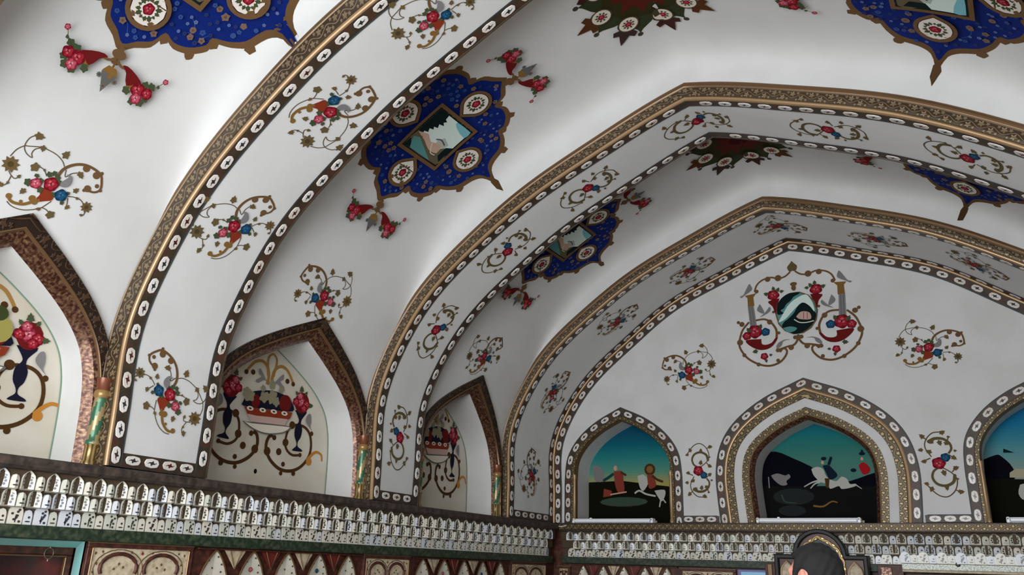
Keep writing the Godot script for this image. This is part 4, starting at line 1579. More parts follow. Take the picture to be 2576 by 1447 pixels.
func make_end_details():
	# bright blue panel, pier beside it and the white glazed ledge at the right
	var b := thing("blue_board", "bright light blue board with a violet edge, at the bottom under the green band", "board", Vector3(2.4, Y0 - .9, 0))
	put("violet_edge", box_mesh(Vector3(2.2, Y0 - .95, -.02), Vector3(2.5, Y0 - .47, .012), .004), mats.mauve, b)
	put("blue_face", box_mesh(Vector3(2.235, Y0 - .95, 0), Vector3(2.5, Y0 - .492, .02), .003), mats.blue, b)
	var p := thing("gilded_pier", "narrow brown gilded pier between the blue panel and the black frame", "pilaster", Vector3(2.6, Y0 - 1.0, .05))
	put("shaft", box_mesh(Vector3(2.5, Y0 - 1.2, -.02), Vector3(2.74, Y0 - .4, .06), .004), mats.rust, p)
	put("gilded_strip", box_mesh(Vector3(2.53, Y0 - 1.2, .05), Vector3(2.575, Y0 - .41, .072), .004), mats.bead_dark, p)
	put("painted_field", box_mesh(Vector3(2.6, Y0 - 1.2, .05), Vector3(2.715, Y0 - .43, .068), .004), mats.copper, p)
	var g := thing("gilded_pier", "short gilded pier to the right of the black frame", "pilaster", Vector3(3.65, Y0 - 1.0, .05))
	put("shaft", box_mesh(Vector3(3.57, Y0 - 1.2, -.02), Vector3(3.8, Y0 - .39, .06), .004), mats.rust, g)
	put("gilded_strip", box_mesh(Vector3(3.6, Y0 - 1.2, .05), Vector3(3.7, Y0 - .41, .07), .004), mats.copper, g)
	var w := thing("white_ledge", "glossy white ledge with a scalloped top along the right end of the cornice", "ledge", Vector3(4.6, Y0 - .45, .1))
	put("ledge_body", box_mesh(Vector3(3.8, Y0 - .375, .0), Vector3(5.9, Y0 - .298, .15), .006), mats.white_glaze, w)
	for i in 27:
		var x := 3.84 + .0775 * i
		put("scallop", plaques[2 if i % 2 == 0 else 3][2 if i % 3 == 0 else 0], mats.glazed, w, Transform3D(Basis.IDENTITY, Vector3(x, Y0 - .372, .156) - w.position))
	put("spotted_band", box_mesh(Vector3(3.8, Y0 - .43, .0), Vector3(5.9, Y0 - .375, .145), .004), mats.spotted, w)
	put("lower_lip", box_mesh(Vector3(3.8, Y0 - .452, .0), Vector3(5.9, Y0 - .43, .155), .006), mats.carved, w)
	var hole := begin()
	lathe(hole, [Vector2(.0, .0), Vector2(.012, .004), Vector2(.016, .002), Vector2(.02, .0)], Vector3.ZERO, 14)
	put("dark_knot", done(hole), mats.dark, w, Transform3D(Basis(Vector3.RIGHT, Vector3.BACK, Vector3.DOWN), Vector3(4.27, Y0 - .376, .155) - w.position))

# ---- the person: continuous surfaces from smoothly joined tapered capsules ----
func cap(p: Vector3, a: Vector3, b: Vector3, ra: float, rb: float) -> float:
	var d := b - a
	var t := clampf((p - a).dot(d) / maxf(d.length_squared(), 1e-9), 0, 1)
	return p.distance_to(a + d * t) - lerpf(ra, rb, t)

func smin(a: float, b: float, k: float) -> float:
	var h := maxf(k - absf(a - b), 0.0) / k
	return minf(a, b) - h * h * k * .25

func nets(st: SurfaceTool, lo: Vector3, hi: Vector3, c: float, field: Callable, xf: Transform3D):
	var n := Vector3i(((hi - lo) / c).ceil())
	var v := PackedFloat32Array()
	v.resize((n.x + 1) * (n.y + 1) * (n.z + 1))
	var sx := n.x + 1
	var sxy := sx * (n.y + 1)
	for k in n.z + 1:
		for j in n.y + 1:
			for i in sx: v[i + j * sx + k * sxy] = field.call(lo + Vector3(i, j, k) * c)
	var vid := {}
	var pos := {}
	for k in n.z:
		for j in n.y:
			for i in n.x:
				var s := Vector3.ZERO
				var cnt := 0
				var b := i + j * sx + k * sxy
				for e in [[0, 1, 0], [0, sx, 1], [0, sxy, 2], [1, sx, 1], [1, sxy, 2], [sx, 1, 0], [sx, sxy, 2], [sxy, 1, 0], [sxy, sx, 1], [1 + sx, sxy, 2], [1 + sxy, sx, 1], [sx + sxy, 1, 0]]:
					var p: int = b + e[0]
					var va := v[p]
					var vb := v[p + e[1]]
					if (va < 0) == (vb < 0): continue
					var o: int = e[0]
					var q := Vector3(1 if o == 1 or o == 1 + sx or o == 1 + sxy else 0, 1 if o == sx or o == 1 + sx or o == sx + sxy else 0, 1 if o == sxy or o == 1 + sxy or o == sx + sxy else 0)
					q[e[2]] += va / (va - vb)
					s += q
					cnt += 1
				if cnt > 0: pos[b] = lo + (Vector3(i, j, k) + s / cnt) * c
	st.set_smooth_group(0)
	for k in range(1, n.z):
		for j in range(1, n.y):
			for i in range(1, n.x):
				var b := i + j * sx + k * sxy
				for e in [[1, sx, sxy], [sx, sxy, 1], [sxy, 1, sx]]:
					if (v[b] < 0) == (v[b + e[0]] < 0): continue
					var q := [b - e[1] - e[2], b - e[2], b, b - e[1]]
					var ok := true
					for z in q: ok = ok and pos.has(z)
					if not ok: continue
					if v[b] < 0: q.reverse()
					quad(st, xf * pos[q[0]], xf * pos[q[1]], xf * pos[q[2]], xf * pos[q[3]])

func make_person(at: Vector3, turn: float, tall: float):
	# local frame: faces +z, x to the person's left, y up from the floor; written for a height of 1.78
	var k := tall / 1.78
	var xf := Transform3D(Basis(Vector3.UP, turn).scaled(Vector3.ONE * k), at)
	var t := thing("person", "dark-haired person seen from behind, head turned left, before the black frame", "person", at)
	var hc := Vector3(0, 1.66, .02)
	var head := func(p: Vector3) -> float:
		var q := p - hc
		var d := (q * Vector3(1.0 / .078, 1.0 / .112, 1.0 / .096)).length() * .09 - .09
		d = smin(d, cap(q, Vector3(0, -.06, .045), Vector3(0, -.095, .062), .046, .03), .05)
		d = smin(d, cap(q, Vector3(0, .012, .09), Vector3(0, -.03, .112), .008, .014), .022)
		d = smin(d, cap(q, Vector3(-.02, -.062, .086), Vector3(.02, -.062, .086), .011, .011), .012)
		d = smin(d, cap(q, Vector3(-.04, .018, .08), Vector3(.04, .018, .08), .014, .014), .02)
		for sx in [-1.0, 1.0]:
			var eq := q - Vector3(sx * .078, .004, -.008)
			var ear := (eq * Vector3(1.0 / .012, 1.0 / .033, 1.0 / .02)).length() * .02 - .02
			ear = maxf(ear, -((eq - Vector3(sx * .008, .003, .004)) * Vector3(1.0 / .008, 1.0 / .02, 1.0 / .011)).length() * .011 + .011)
			d = smin(d, ear, .008)
			d = maxf(d, -(q.distance_to(Vector3(sx * .033, -.002, .106)) - .016))
			d = minf(d, q.distance_to(Vector3(sx * .033, -.002, .086)) - .013)
		d = smin(d, cap(p, Vector3(0, 1.6, -.01), Vector3(0, 1.46, -.03), .054, .062), .04)
		return d
	var st := begin()
	nets(st, Vector3(-.13, 1.45, -.15), Vector3(.13, 1.82, .18), .0065, head, xf)
	put("head", done(st), mats.skin, t)
	var hair := func(p: Vector3) -> float:
		var q := p - hc
		var d := ((q - Vector3(0, .018, -.012)) * Vector3(1.0 / .093, 1.0 / .113, 1.0 / .112)).length() * .1 - .1
		d += .0035 * sin(p.x * 130.0 + p.y * 40.0) * sin(p.z * 110.0 + p.y * 60.0)
		var face := maxf(.012 - (q.z + .3 * (q.y - .06) - .03), q.y - .072)         # leaves the forehead and face free
		d = maxf(d, -face) if face < 0 else d
		d = maxf(d, -(q.distance_to(Vector3(0, -.02, .13)) - .092))
		for sx in [-1.0, 1.0]: d = maxf(d, -(q.distance_to(Vector3(sx * .098, -.006, .002)) - .035))
		return maxf(d, -q.y - .1)
	st = begin()
	nets(st, Vector3(-.13, 1.52, -.16), Vector3(.13, 1.83, .16), .0065, hair, xf)
	put("hair", done(st), mats.hair, t)
	var top := func(p: Vector3) -> float:
		var d := cap(p * Vector3(1, 1, 1.35), Vector3(0, 1.36, -.03), Vector3(0, 1.0, -.01), .15, .145)
		d = smin(d, cap(p, Vector3(-.15, 1.43, -.03), Vector3(.15, 1.43, -.03), .062, .062), .09)
		d = smin(d, cap(p, Vector3(0, 1.47, -.03), Vector3(0, 1.5, -.025), .07, .066), .05)
		for sx in [-1.0, 1.0]:
			d = smin(d, cap(p, Vector3(sx * .2, 1.42, -.03), Vector3(sx * .25, 1.13, -.03), .06, .048), .05)
			d = smin(d, cap(p, Vector3(sx * .25, 1.13, -.03), Vector3(sx * .24, .9, .07), .046, .036), .03)
		return d
	st = begin()
	nets(st, Vector3(-.36, .8, -.24), Vector3(.36, 1.56, .24), .018, top, xf)
	put("shirt", done(st), mats.shirt, t)
	var legs := func(p: Vector3) -> float:
		var d := cap(p * Vector3(1, 1, 1.2), Vector3(-.05, .94, -.01), Vector3(.05, .94, -.01), .135, .135)
		for sx in [-1.0, 1.0]:
			d = smin(d, cap(p, Vector3(sx * .09, .88, -.01), Vector3(sx * .1, .5, .0), .095, .066), .05)
			d = smin(d, cap(p, Vector3(sx * .1, .5, .0), Vector3(sx * .11, .08, -.03), .064, .05), .03)
		return d
	st = begin()
	nets(st, Vector3(-.28, .0, -.22), Vector3(.28, 1.1, .22), .018, legs, xf)
	put("trousers", done(st), mats.trousers, t)
	for sx in [-1.0, 1.0]:
		var shoe := func(p: Vector3) -> float:
			var d := cap(p, Vector3(sx * .11, .05, -.06), Vector3(sx * .13, .04, .13), .045, .036)
			return maxf(d, .004 - p.y)
		st = begin()
		nets(st, Vector3(sx * .12 - .09, -.01, -.14), Vector3(sx * .12 + .09, .13, .2), .011, shoe, xf)
		put("shoe", done(st), mats.shoe, t)
		var hand := func(p: Vector3) -> float:
			var w := Vector3(sx * .24, .89, .075)
			var d := cap(p, w, w + Vector3(0, -.07, .02), .026, .036)
			for i in 4:
				var b := w + Vector3((i - 1.5) * .017, -.085, .028)
				var e := b + Vector3(0, -.036 + .004 * absf(i - 1.3), .006)
				d = smin(d, cap(p, b, e, .0095, .0085), .008)
				d = smin(d, cap(p, e, e + Vector3(0, -.03, -.012), .0085, .0075), .006)
			d = smin(d, cap(p, w + Vector3(-sx * .025, -.03, .022), w + Vector3(-sx * .045, -.075, .035), .012, .009), .012)
			return d
		st = begin()
		nets(st, Vector3(sx * .24 - .09, .72, .03), Vector3(sx * .24 + .09, .94, .15), .005, hand, xf)
		put("hand", done(st), mats.skin, t)

# ---- painted motifs, in metres about their centres ---------------------------
func motif_a(P):
	P.part("vine")
	P.stroke(STM,.006,.006,[.141,.072,.149,.108,.138,.163,.105,.22,.087,.243,.028,.283,.005,.298,-.043,.301,-.095,.284])
	P.stroke(STM,.006,.006,[.084,.241,.046,.251,.017,.238,.006,.215,-.008,.25,-.002,.285,.021,.309,.057,.324,.087,.322])
	P.stroke(STM,.006,.006,[-.039,-.079,-.108,-.085,-.141,-.077,-.194,-.051,-.228,-.02,-.25,.018,-.255,.054])
	P.stroke(STM,.006,.006,[-.108,-.085,-.093,-.11,-.089,-.139])
	P.stroke(STM,.006,.006,[.061,-.104,.092,-.128,.116,-.164,.119,-.211])
	P.stroke(STM,.006,.006,[-.149,.213,-.152,.18,-.145,.154,-.12,.153])
	P.stroke(STM,.006,.006,[-.152,.18,-.182,.16,-.211,.149,-.238,.162])
	P.stroke(STM,.006,.006,[.14,.049,.112,.014,.156,.012,.192,-.004])
	P.stroke(STM,.006,.006,[.016,.143,.027,.115,.019,.074])
	P.stroke(STM,.006,.006,[.056,-.112,.029,-.148])
	P.stroke(STM,.006,.006,[.101,-.249,.081,-.262,.064,-.252])
	P.part("scroll")
	P.stroke(BRN,.02,.013,[.076,.04,.122,.06,.178,.058,.235,.034,.279,-.011,.31,-.083,.292,-.131,.258,-.171,.214,-.165,.179,-.123])
	P.dot(BRN,.252,-.007,.023,.023)
	P.dot(BRN,.284,-.078,.024,.024)
	P.dot(BRN,.251,-.14,.014,.014)
	P.dot(BRN,.191,-.123,.023,.023)
	P.dot(BRN,.321,-.085,.011,.011)
	P.dot(BRN,.255,-.177,.011,.011)
	P.dot(BRN,.167,-.12,.011,.011)
	P.part("cornucopia")
	P.poly(RUS,[-.053,.035,-.019,.005,-.007,-.044,-.032,-.074,-.068,-.059,-.106,-.04,-.103,-.016,-.074,-.005],3)
	P.stroke(OCH,.02,.017,[-.094,-.037,-.129,-.025,-.186,-.01,-.226,.025,-.237,.057,-.226,.084])
	P.dot(OCH,-.125,-.004,.021,.021)
	P.dot(OCH,-.19,.014,.01,.01)
	P.dot(OCH,-.229,.078,.018,.018)
	P.dot(OCH,-.126,-.031,.018,.018)
	P.part("leaf")
	P.leaf(OLV,-.119,.242,.054,.053,2)
	P.part("leaf")
	P.leaf(OLV,.123,-.226,.041,-.359,2)
	P.part("leaf")
	P.leaf(OLV,-.01,.158,.033,-2.897,1)
	P.part("leaf")
	P.leaf(OLV,-.09,-.152,.032,.053,1)
	P.part("leaf")
	P.leaf(OLV,.108,.308,.041,-.781,0)
	P.part("leaf")
	P.leaf(OLV,.185,.131,.039,.244,0)
	P.part("leaf")
	P.leaf(OLV,.091,.235,.028,-2.396,0)
	P.part("leaf")
	P.leaf(OLV,.199,-.021,.034,-1.666,0)
	P.part("leaf")
	P.leaf(OLV,-.146,.065,.03,-2.897,0)
	P.part("leaf")
	P.leaf(OLV,.121,-.095,.028,.053,0)
	P.part("leaf")
	P.leaf(OLV,.103,-.144,.017,-.781,0)
	P.part("leaf")
	P.leaf(OLV,.022,-.161,.025,-2.897,0)
	P.part("leaf")
	P.leaf(OLV,.068,-.254,.016,2.16,0)
	P.part("leaf")
	P.leaf(OLV,-.12,.155,.019,.244,0)
	P.part("leaf")
	P.leaf(OLV,-.234,.165,.029,2.993,0)
	P.part("leaf")
	P.leaf(OLV,-.13,-.082,.02,2.36,0)
	P.part("leaf")
	P.leaf(OLV,-.192,.154,.015,-2.552,0)
	P.part("leaf")
	P.leaf(OLV,.027,.115,.013,.589,0)
	P.part("green_leaf")
	P.leaf(GRN,.067,.067,.02,-.047,1)
	P.leaf(GRN,.038,.076,.022,1.327,1)
	P.leaf(GRN,.07,.034,.022,-1.666,1)
	P.leaf(GRN,-.095,.099,.028,-2.03,1)
	P.leaf(GRN,-.029,.069,.024,-.359,1)
	P.leaf(GRN,.058,.003,.024,1.327,1)
	P.leaf(GRN,-.005,-.048,.021,1.631,1)
	P.leaf(GRN,-.06,.022,.023,.746,1)
	P.leaf(GRN,-.029,.108,.017,-.982,1)
	P.leaf(GRN,.07,-.085,.015,.053,1)
	P.leaf(GRN,.008,-.118,.017,.746,1)
	P.part("rose")
	P.rose(.015,.019,.046,0)
	P.part("rose")
	P.rose(-.059,.07,.035,1)
	P.part("blue_flower")
	P.rose(.029,-.073,.04,2)
	P.part("bird")
	P.poly(GRY,[.075,.002,.109,.002,.128,.006,.129,.025,.144,.008,.141,-.014,.11,-.041,.077,-.041,.054,-.017],3)

func motif_b(P):
	P.part("vine")
	P.stroke(STM,.01,.01,[-.126,.186,-.09,.238,-.031,.289,.036,.296,.1,.24,.124,.154,.093,.092,.024,.041])
	P.stroke(STM,.01,.01,[-.058,-.061,-.101,-.144,-.088,-.218,-.024,-.281,.063,-.283])
	P.stroke(STM,.01,.01,[.092,.081,.124,.048])
	P.stroke(STM,.01,.01,[-.069,-.051,-.124,-.028])
	P.stroke(STM,.01,.01,[.1,.24,.14,.254])
	P.stroke(STM,.01,.01,[.085,-.076,.124,-.046])
	P.stroke(STM,.01,.01,[.089,-.201,.104,-.242])
	P.stroke(STM,.01,.01,[-.077,-.218,-.117,-.254])
	P.part("scroll")
	P.stroke(OLV,.018,.027,[.001,.032,-.053,.065,-.073,.125,-.042,.182,.026,.201,.091,.171,.11,.112])
	P.stroke(OLV,.017,.029,[.084,-.086,.113,-.129,.103,-.18,.056,-.221,-.011,-.228,-.065,-.203])
	P.part("leaf")
	P.leaf(OLV,-.091,.227,.035,2.072,0)
	P.part("leaf")
	P.leaf(OLV,-.127,.18,.029,-2.852,0)
	P.part("leaf")
	P.leaf(OLV,.14,.257,.035,-.048,0)
	P.part("leaf")
	P.leaf(OLV,.126,.046,.035,-.373,0)
	P.part("leaf")
	P.leaf(OLV,.126,.143,.02,-.041,0)
	P.part("leaf")
	P.leaf(OLV,-.124,-.022,.032,3.11,0)
	P.part("leaf")
	P.leaf(OLV,-.14,-.128,.031,3.117,0)
	P.part("leaf")
	P.leaf(OLV,-.072,-.108,.036,-2.839,0)
	P.part("leaf")
	P.leaf(OLV,.121,-.048,.035,.637,0)
	P.part("leaf")
	P.leaf(OLV,.14,-.109,.02,-.027,0)
	P.part("leaf")
	P.leaf(OLV,-.114,-.251,.037,-2.334,0)
	P.part("leaf")
	P.leaf(OLV,.055,-.279,.036,-.523,0)
	P.part("leaf")
	P.leaf(OLV,.101,-.237,.02,-.019,0)
	P.part("leaf")
	P.leaf(OLV,.026,.084,.038,1.341,0)
	P.part("leaf")
	P.leaf(OLV,.033,.219,.03,1.523,0)
	P.part("leaf")
	P.leaf(OLV,-.042,-.198,.032,2.617,0)
	P.part("leaf")
	P.leaf(OLV,.024,-.189,.036,1.339,0)
	P.part("leaf")
	P.leaf(OLV,.079,-.18,.033,.307,0)
	P.part("rose")
	P.rose(-.006,-.002,.056,0)
	P.part("blue_flower")
	P.rose(.055,-.052,.04,2)

func mural_half(P):
	P.part("scroll")
	P.stroke(GLD,.032,.023,[.027,.89,.02,.965,.046,1.039,.106,1.077,.177,1.059,.232,1.001,.266,.949])
	P.stroke(GLD,.025,.017,[.03,.967,.049,1.083,.041,1.133,.008,1.164])
	P.stroke(DBR,.032,.021,[.107,.476,.067,.458,.047,.39,.069,.321,.134,.253,.24,.204,.361,.206,.467,.255,.546,.349,.56,.453,.526,.551,.447,.603,.332,.598,.272,.547,.254,.452,.277,.381,.351,.341,.44,.352])
	P.dot(DBR,.126,.459,.023,.023)
	P.dot(DBR,.067,.337,.036,.036)
	P.dot(DBR,.31,.595,.034,.034)
	P.dot(DBR,.257,.436,.034,.034)
	P.dot(DBR,.194,.349,.03,.03)
	P.dot(DBR,.259,.251,.021,.021)
	P.dot(DBR,.44,.352,.019,.019)
	P.dot(DBR,.245,.173,.019,.019)
	P.dot(DBR,.387,.188,.023,.023)
	P.dot(DBR,.55,.555,.021,.021)
	P.dot(DBR,.263,.951,.021,.021)
	P.dot(DBR,.193,.963,.023,.023)
	P.part("scroll_branch")
	P.stroke(AMB,.032,.015,[.528,.313,.578,.37,.633,.402,.697,.385,.712,.335])
	P.dot(AMB,.553,.307,.034,.034)
	P.part("vase")
	P.poly(INK,[.322,.729,.461,.74,.414,.663,.409,.619,.431,.571,.422,.502,.397,.464,.4,.422,.45,.4,.453,.383,.35,.378,.348,.392,.383,.424,.377,.461,.349,.508,.346,.583,.378,.631,.373,.664],3)
	P.part("bouquet")
	P.dot(DRD,.392,.806,.087,.094)
	P.rose(.379,.812,.052,1)
	P.rose(.322,.802,.04,0)
	P.rose(.446,.798,.042,0)
	P.rose(.359,.861,.038,1)
	P.rose(.417,.758,.038,0)
	P.leaf(GRN,.368,.919,.043,1.728,0)
	P.leaf(GRN,.316,.879,.028,2.402,0)
	P.leaf(GRN,.425,.895,.029,1.073,0)
	P.leaf(GRN,.494,.798,.036,.177,0)
	P.part("bird")
	P.poly(GRY,[.499,.727,.514,.705,.522,.654,.519,.61,.549,.572,.505,.608,.464,.645,.459,.679,.477,.716],3)
	P.part("bird")
	P.poly(GRY,[.04,.91,.09,.971,.134,1.011,.136,.964,.106,.941,.158,.9,.133,.882,.077,.918],3)

func mural_bowl(P):
	P.part("fruit_heap")
	P.poly(INK,[-.269,.694,-.243,.747,-.17,.802,-.019,.839,.089,.844,.204,.823,.262,.782,.28,.709,.008,.682,-.253,.664],3)
	P.dot(DRD,.186,.764,.07,.074)
	P.dot(DRD,-.137,.726,.047,.057)
	P.leaf(SGE,.033,.791,.069,-1.842,1)
	P.leaf(SGE,-.051,.775,.061,-2.681,1)
	P.leaf(SGE,-.215,.76,.068,3.047,1)
	P.leaf(SGE,.082,.758,.049,-1.405,1)
	P.leaf(SGE,-.24,.788,.047,2.9,1)
	P.leaf(SGE,-.078,.844,.033,1.741,1)
	P.leaf(SGE,.123,.871,.037,1.097,1)
	P.leaf(SGE,.015,.896,.046,1.738,1)
	P.part("bowl")
	P.poly(RUS,[-.249,.659,.279,.7,.261,.646,.226,.623,-.202,.6])
	P.poly(PNK,[-.206,.607,-.105,.606,.019,.618,.235,.633,.209,.575,-.157,.549])
	P.dot(IVO,-.186,.655,.036,.019)
	P.dot(DBR,-.186,.655,.015,.008)
	P.dot(IVO,-.053,.663,.036,.019)
	P.dot(DBR,-.053,.663,.015,.008)
	P.dot(IVO,.069,.671,.036,.019)
	P.dot(DBR,.069,.671,.015,.008)
	P.dot(IVO,.189,.676,.036,.019)
	P.dot(DBR,.189,.676,.015,.008)
	P.part("plate")
	P.poly(SLT,[-.252,.543,-.156,.545,.212,.574,.286,.566,.232,.52,.148,.493,.044,.472,-.062,.475,-.169,.503],3)
	P.poly(IVO,[-.231,.541,-.145,.537,.213,.566,.264,.561,.209,.522,.136,.499,.042,.483,-.059,.486,-.161,.511],3)

func ornament_half(P):
	P.part("scroll")
	P.stroke(BRN,.019,.019,[.026,.495,.086,.45,.165,.437,.247,.463,.342,.446,.407,.397,.438,.324])
	P.stroke(BRN,.023,.023,[.526,-.034,.601,-.114,.64,-.211,.653,-.285,.634,-.355,.566,-.455,.452,-.532,.332,-.564,.217,-.534,.147,-.462,.135,-.406,.171,-.382,.203,-.413])
	P.stroke(BRN,.021,.026,[.222,-.393,.121,-.367,.053,-.355,.013,-.308,.004,-.255])
	P.stroke(BRN,.021,.026,[.452,-.024,.35,-.023,.277,-.074,.229,-.166,.234,-.26])
	P.dot(BRN,.165,.442,.037,.037)
	P.dot(BRN,.281,.447,.032,.032)
	P.dot(BRN,.416,.318,.023,.023)
	P.dot(BRN,.643,-.261,.035,.035)
	P.dot(BRN,.608,-.05,.03,.03)
	P.dot(BRN,.648,-.023,.019,.019)
	P.dot(BRN,.295,-.063,.03,.03)
	P.dot(BRN,.451,-.537,.023,.023)
	P.dot(BRN,.236,-.513,.021,.021)
	P.dot(BRN,.085,-.382,.03,.03)
	P.dot(BRN,.603,-.414,.023,.023)
	P.dot(BRN,.245,.048,.016,.016)
	P.dot(BRN,.205,-.201,.018,.018)
	P.dot(BRN,.033,-.273,.023,.023)
	P.dot(BRN,.23,-.398,.023,.023)
	P.part("finial")
	P.poly(OLV,[-.001,.624,.025,.59,.054,.555,.046,.516,.026,.495,-.01,.521],3)
	P.part("column")
	P.poly(GRY,[.461,.159,.528,.153,.515,-.107,.44,-.097])
	P.poly(OCH,[.419,.299,.554,.286,.525,.253,.526,.149,.452,.152,.457,.254])
	P.stroke(SLT,.007,.007,[.481,.146,.466,-.095])
	P.stroke(SLT,.007,.007,[.508,.142,.495,-.099])
	P.part("cornucopia")
	P.poly(DRD,[.166,.199,.295,.179,.25,.114,.231,.041,.215,.005,.204,.083],3)
	P.part("cornucopia")
	P.poly(DRD,[.4,-.249,.571,-.243,.54,-.307,.443,-.368,.35,-.374,.278,-.339,.224,-.268,.243,-.252,.289,-.304,.355,-.321,.399,-.304],3)
	P.part("rose")
	P.rose(.232,.246,.065,0)
	P.part("rose")
	P.rose(.464,-.155,.081,0)
	P.part("rose")
	P.rose(.56,-.196,.049,0)
	P.part("rose")
	P.rose(.381,-.452,.041,0)
	P.part("blue_flower")
	P.rose(.348,-.173,.048,2)
	P.part("leaf")
	P.leaf(GRN,.179,.298,.038,2.113,0)
	P.leaf(GRN,.225,.32,.035,1.482,0)
	P.leaf(GRN,.308,.268,.038,.427,0)
	P.leaf(GRN,.138,.276,.032,2.986,0)
	P.leaf(GRN,.533,-.132,.044,.982,0)
	P.leaf(GRN,.401,-.105,.037,1.951,0)
	P.leaf(GRN,.474,-.386,.041,-.118,0)
	P.leaf(GRN,.31,-.444,.025,3.029,0)
	P.leaf(GRN,.363,-.504,.027,-1.667,0)
	P.part("bird")
	P.poly(GRY,[.486,.422,.506,.404,.539,.346,.568,.298,.608,.282,.59,.266,.554,.291,.494,.325,.463,.358],3)
	P.part("bird")
	P.poly(GRY,[.285,.114,.316,.076,.347,.043,.395,.008,.346,.024,.288,.056,.27,.092],3)
	P.poly(GRY,[.388,.16,.422,.108,.41,.072,.356,.042,.35,.071],3)
	P.part("bird")
	P.poly(GRY,[.15,-.287,.212,-.313,.242,-.354,.231,-.38,.183,-.347,.161,-.302,.084,-.29],3)

func oval_scene(P):
	P.part("oval_frame")
	P.dot(BRN,.006,.001,.227,.247)
	P.dot(BRN,0,.341,.037,.023)
	P.dot(BRN,-.002,.297,.025,.035)
	P.part("oval_landscape")
	P.dot(SEA,.006,.001,.212,.231)
	P.poly(PAL,[-.088,.086,-.011,.153,.118,.201,.173,.126,.199,.026,.187,-.01,.132,.055,.075,.111,-.02,.038,-.117,-.054,-.192,-.083,-.17,-.038],3)
	P.poly(NGT,[-.203,.064,-.184,.139,-.133,.2,-.058,.238,.032,.239,.057,.22,-.008,.191,-.047,.148,-.095,.116,-.125,.072,-.163,.049,-.13,.015,-.194,.004],3)
	P.poly(NGT,[-.1,-.066,-.023,0,.017,.062,.084,.11,.15,.062,.188,-.001,.211,-.032,.202,-.088,.157,-.157,.082,-.213,-.008,-.24,-.094,-.21,-.16,-.144,-.138,-.09],3)
	P.poly(SEA,[-.152,-.155,-.071,-.146,-.002,-.174,-.04,-.207,-.103,-.209],3)
	P.poly(PNK,[0,-.041,.057,.008,.143,-.013,.15,-.09,.033,-.074],3)
	P.stroke(RUS,.006,.006,[.083,0,.076,-.08])
	P.stroke(RUS,.006,.006,[.122,-.006,.115,-.085])
	P.stroke(IVO,.011,.011,[-.025,-.071,.029,-.112,.099,-.123,.182,-.113])

func hunt_left(P):
	P.part("painted_ground")
	P.poly(PGR,[-.719,.504,-.146,.513,.489,.428,.618,.425,.596,-.116,-.717,-.125])
	P.dot(PGL,-.133,.265,.314,.056)
	P.part("painted_horse")
	P.poly(GRY,[-.545,.708,-.46,.702,-.392,.622,-.411,.512,-.509,.522,-.532,.611],3)
	P.part("painted_horse")
	P.poly(LGR,[.053,.562,.129,.581,.182,.527,.186,.466,.125,.388,.079,.438],3)
	P.stroke(LGR,.021,.021,[.014,.362,.074,.392,.157,.352,.273,.327])
	P.poly(LGR,[.267,.388,.39,.397,.402,.34,.362,.266,.322,.296],3)
	P.stroke(LGR,.016,.016,[.355,.311,.402,.25])
	P.stroke(LGR,.016,.016,[.346,.296,.327,.206])
	P.part("painted_rider")
	P.poly(PRD,[-.259,.626,-.145,.63,-.129,.52,-.122,.388,-.2,.374,-.243,.476],3)
	P.dot(PSK,-.235,.668,.024,.031)
	P.stroke(PTL,.035,.035,[-.259,.602,-.33,.557,-.389,.527])
	P.stroke(DBR,.028,.028,[-.162,.615,-.102,.582])
	P.poly(PRD,[-.393,.425,-.288,.399,-.288,.337,-.403,.323])
	P.stroke(PSK,.017,.017,[-.306,.353,-.097,.38])
	P.part("painted_rider")
	P.dot(DBR,.215,.637,.07,.07)
	P.dot(OCH,.215,.637,.042,.042)
	P.poly(PRD,[.18,.574,.247,.572,.293,.448,.209,.412,.186,.481],3)
	P.stroke(DBR,.028,.028,[.247,.564,.304,.516,.369,.492])

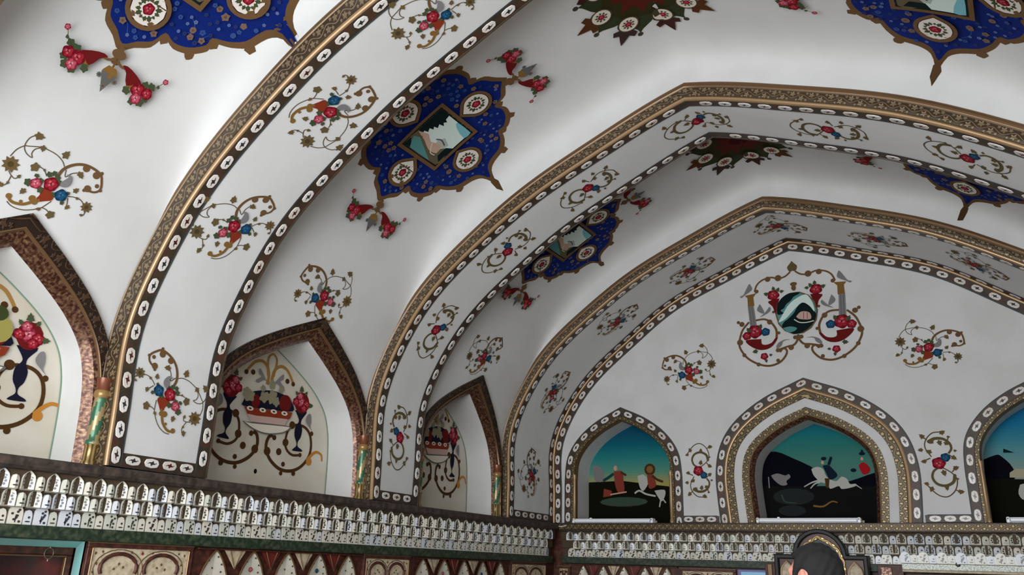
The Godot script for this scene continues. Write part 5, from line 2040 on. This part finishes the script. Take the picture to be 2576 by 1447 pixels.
func hunt_centre(P):
	P.part("painted_ground")
	P.poly(PHL,[-.661,.761,-.44,.783,-.249,.698,-.106,.624,-.052,.57,-.055,.377,-.688,.36],3)
	P.poly(PHL,[.278,.435,.393,.468,.535,.514,.63,.519,.61,.335,.286,.37],3)
	P.poly(PGD,[-.7,.414,-.053,.399,.629,.384,.584,-.013,-.729,-.015])
	P.dot(PGM,-.282,.293,.219,.088)
	P.dot(PGM,-.309,.146,.146,.058)
	P.part("painted_horse")
	P.poly(LGR,[-.073,.578,-.013,.601,.05,.574,.078,.492,.167,.445,.228,.49,.281,.464,.304,.413,.36,.414,.357,.39,.286,.37,.215,.364,.19,.394,.102,.367,.086,.418,.023,.434,-.018,.465,-.057,.518],3)
	P.stroke(LGR,.02,.01,[-.004,.457,-.079,.437,-.163,.394])
	P.stroke(LGR,.018,.01,[.009,.442,-.051,.421,-.099,.375])
	P.stroke(LGR,.013,.006,[.359,.404,.416,.36])
	P.part("painted_rider")
	P.poly(PNV,[.046,.611,.104,.616,.144,.578,.189,.503,.111,.461,.075,.536],3)
	P.stroke(PNV,.029,.029,[.109,.616,.14,.689])
	P.dot(PNV,.065,.685,.029,.019)
	P.dot(PSK,.049,.645,.015,.019)
	P.poly(DBR,[.056,.478,.106,.476,.089,.374,.061,.382])
	P.part("painted_rider")
	P.poly(PRR,[.407,.598,.452,.633,.497,.602,.519,.558,.494,.516,.439,.51],3)
	P.dot(PSK,.448,.667,.013,.018)
	P.dot(PNV,.454,.721,.032,.018)
	P.dot(PNV,.456,.74,.013,.023)
	P.dot(PNV,.353,.553,.029,.02)
	P.part("painted_hound")
	P.poly(GRY,[-.506,.524,-.435,.544,-.354,.519,-.315,.533,-.298,.499,-.344,.459,-.339,.421,-.407,.415,-.479,.477],3)
	P.stroke(GRY,.012,.012,[-.535,.509,-.534,.388])
	P.part("painted_hound")
	P.stroke(OCH,.02,.012,[-.085,.195,.014,.187,.104,.236,.163,.225])
	P.part("painted_hound")
	P.stroke(PGL,.018,.009,[-.407,.317,-.376,.242,-.258,.226])

func hunt_right(P):
	P.part("painted_ground")
	P.poly(PHL,[-.633,.599,-.488,.655,-.437,.638,-.359,.528,-.377,.408,-.66,.4],3)
	P.poly(PGR,[-.655,.438,.119,.395,.36,.388,.292,-.004,-.717,-.006])
	P.part("painted_building")
	P.poly(PBG,[-.392,.484,-.334,.52,-.218,.508,-.231,.426,-.399,.439])
	P.poly(NGT,[-.412,.714,-.325,.671,-.418,.675])
	P.part("painted_horse")
	P.poly(LGR,[-.324,.369,-.264,.375,-.239,.286,-.313,.228,-.349,.288],3)
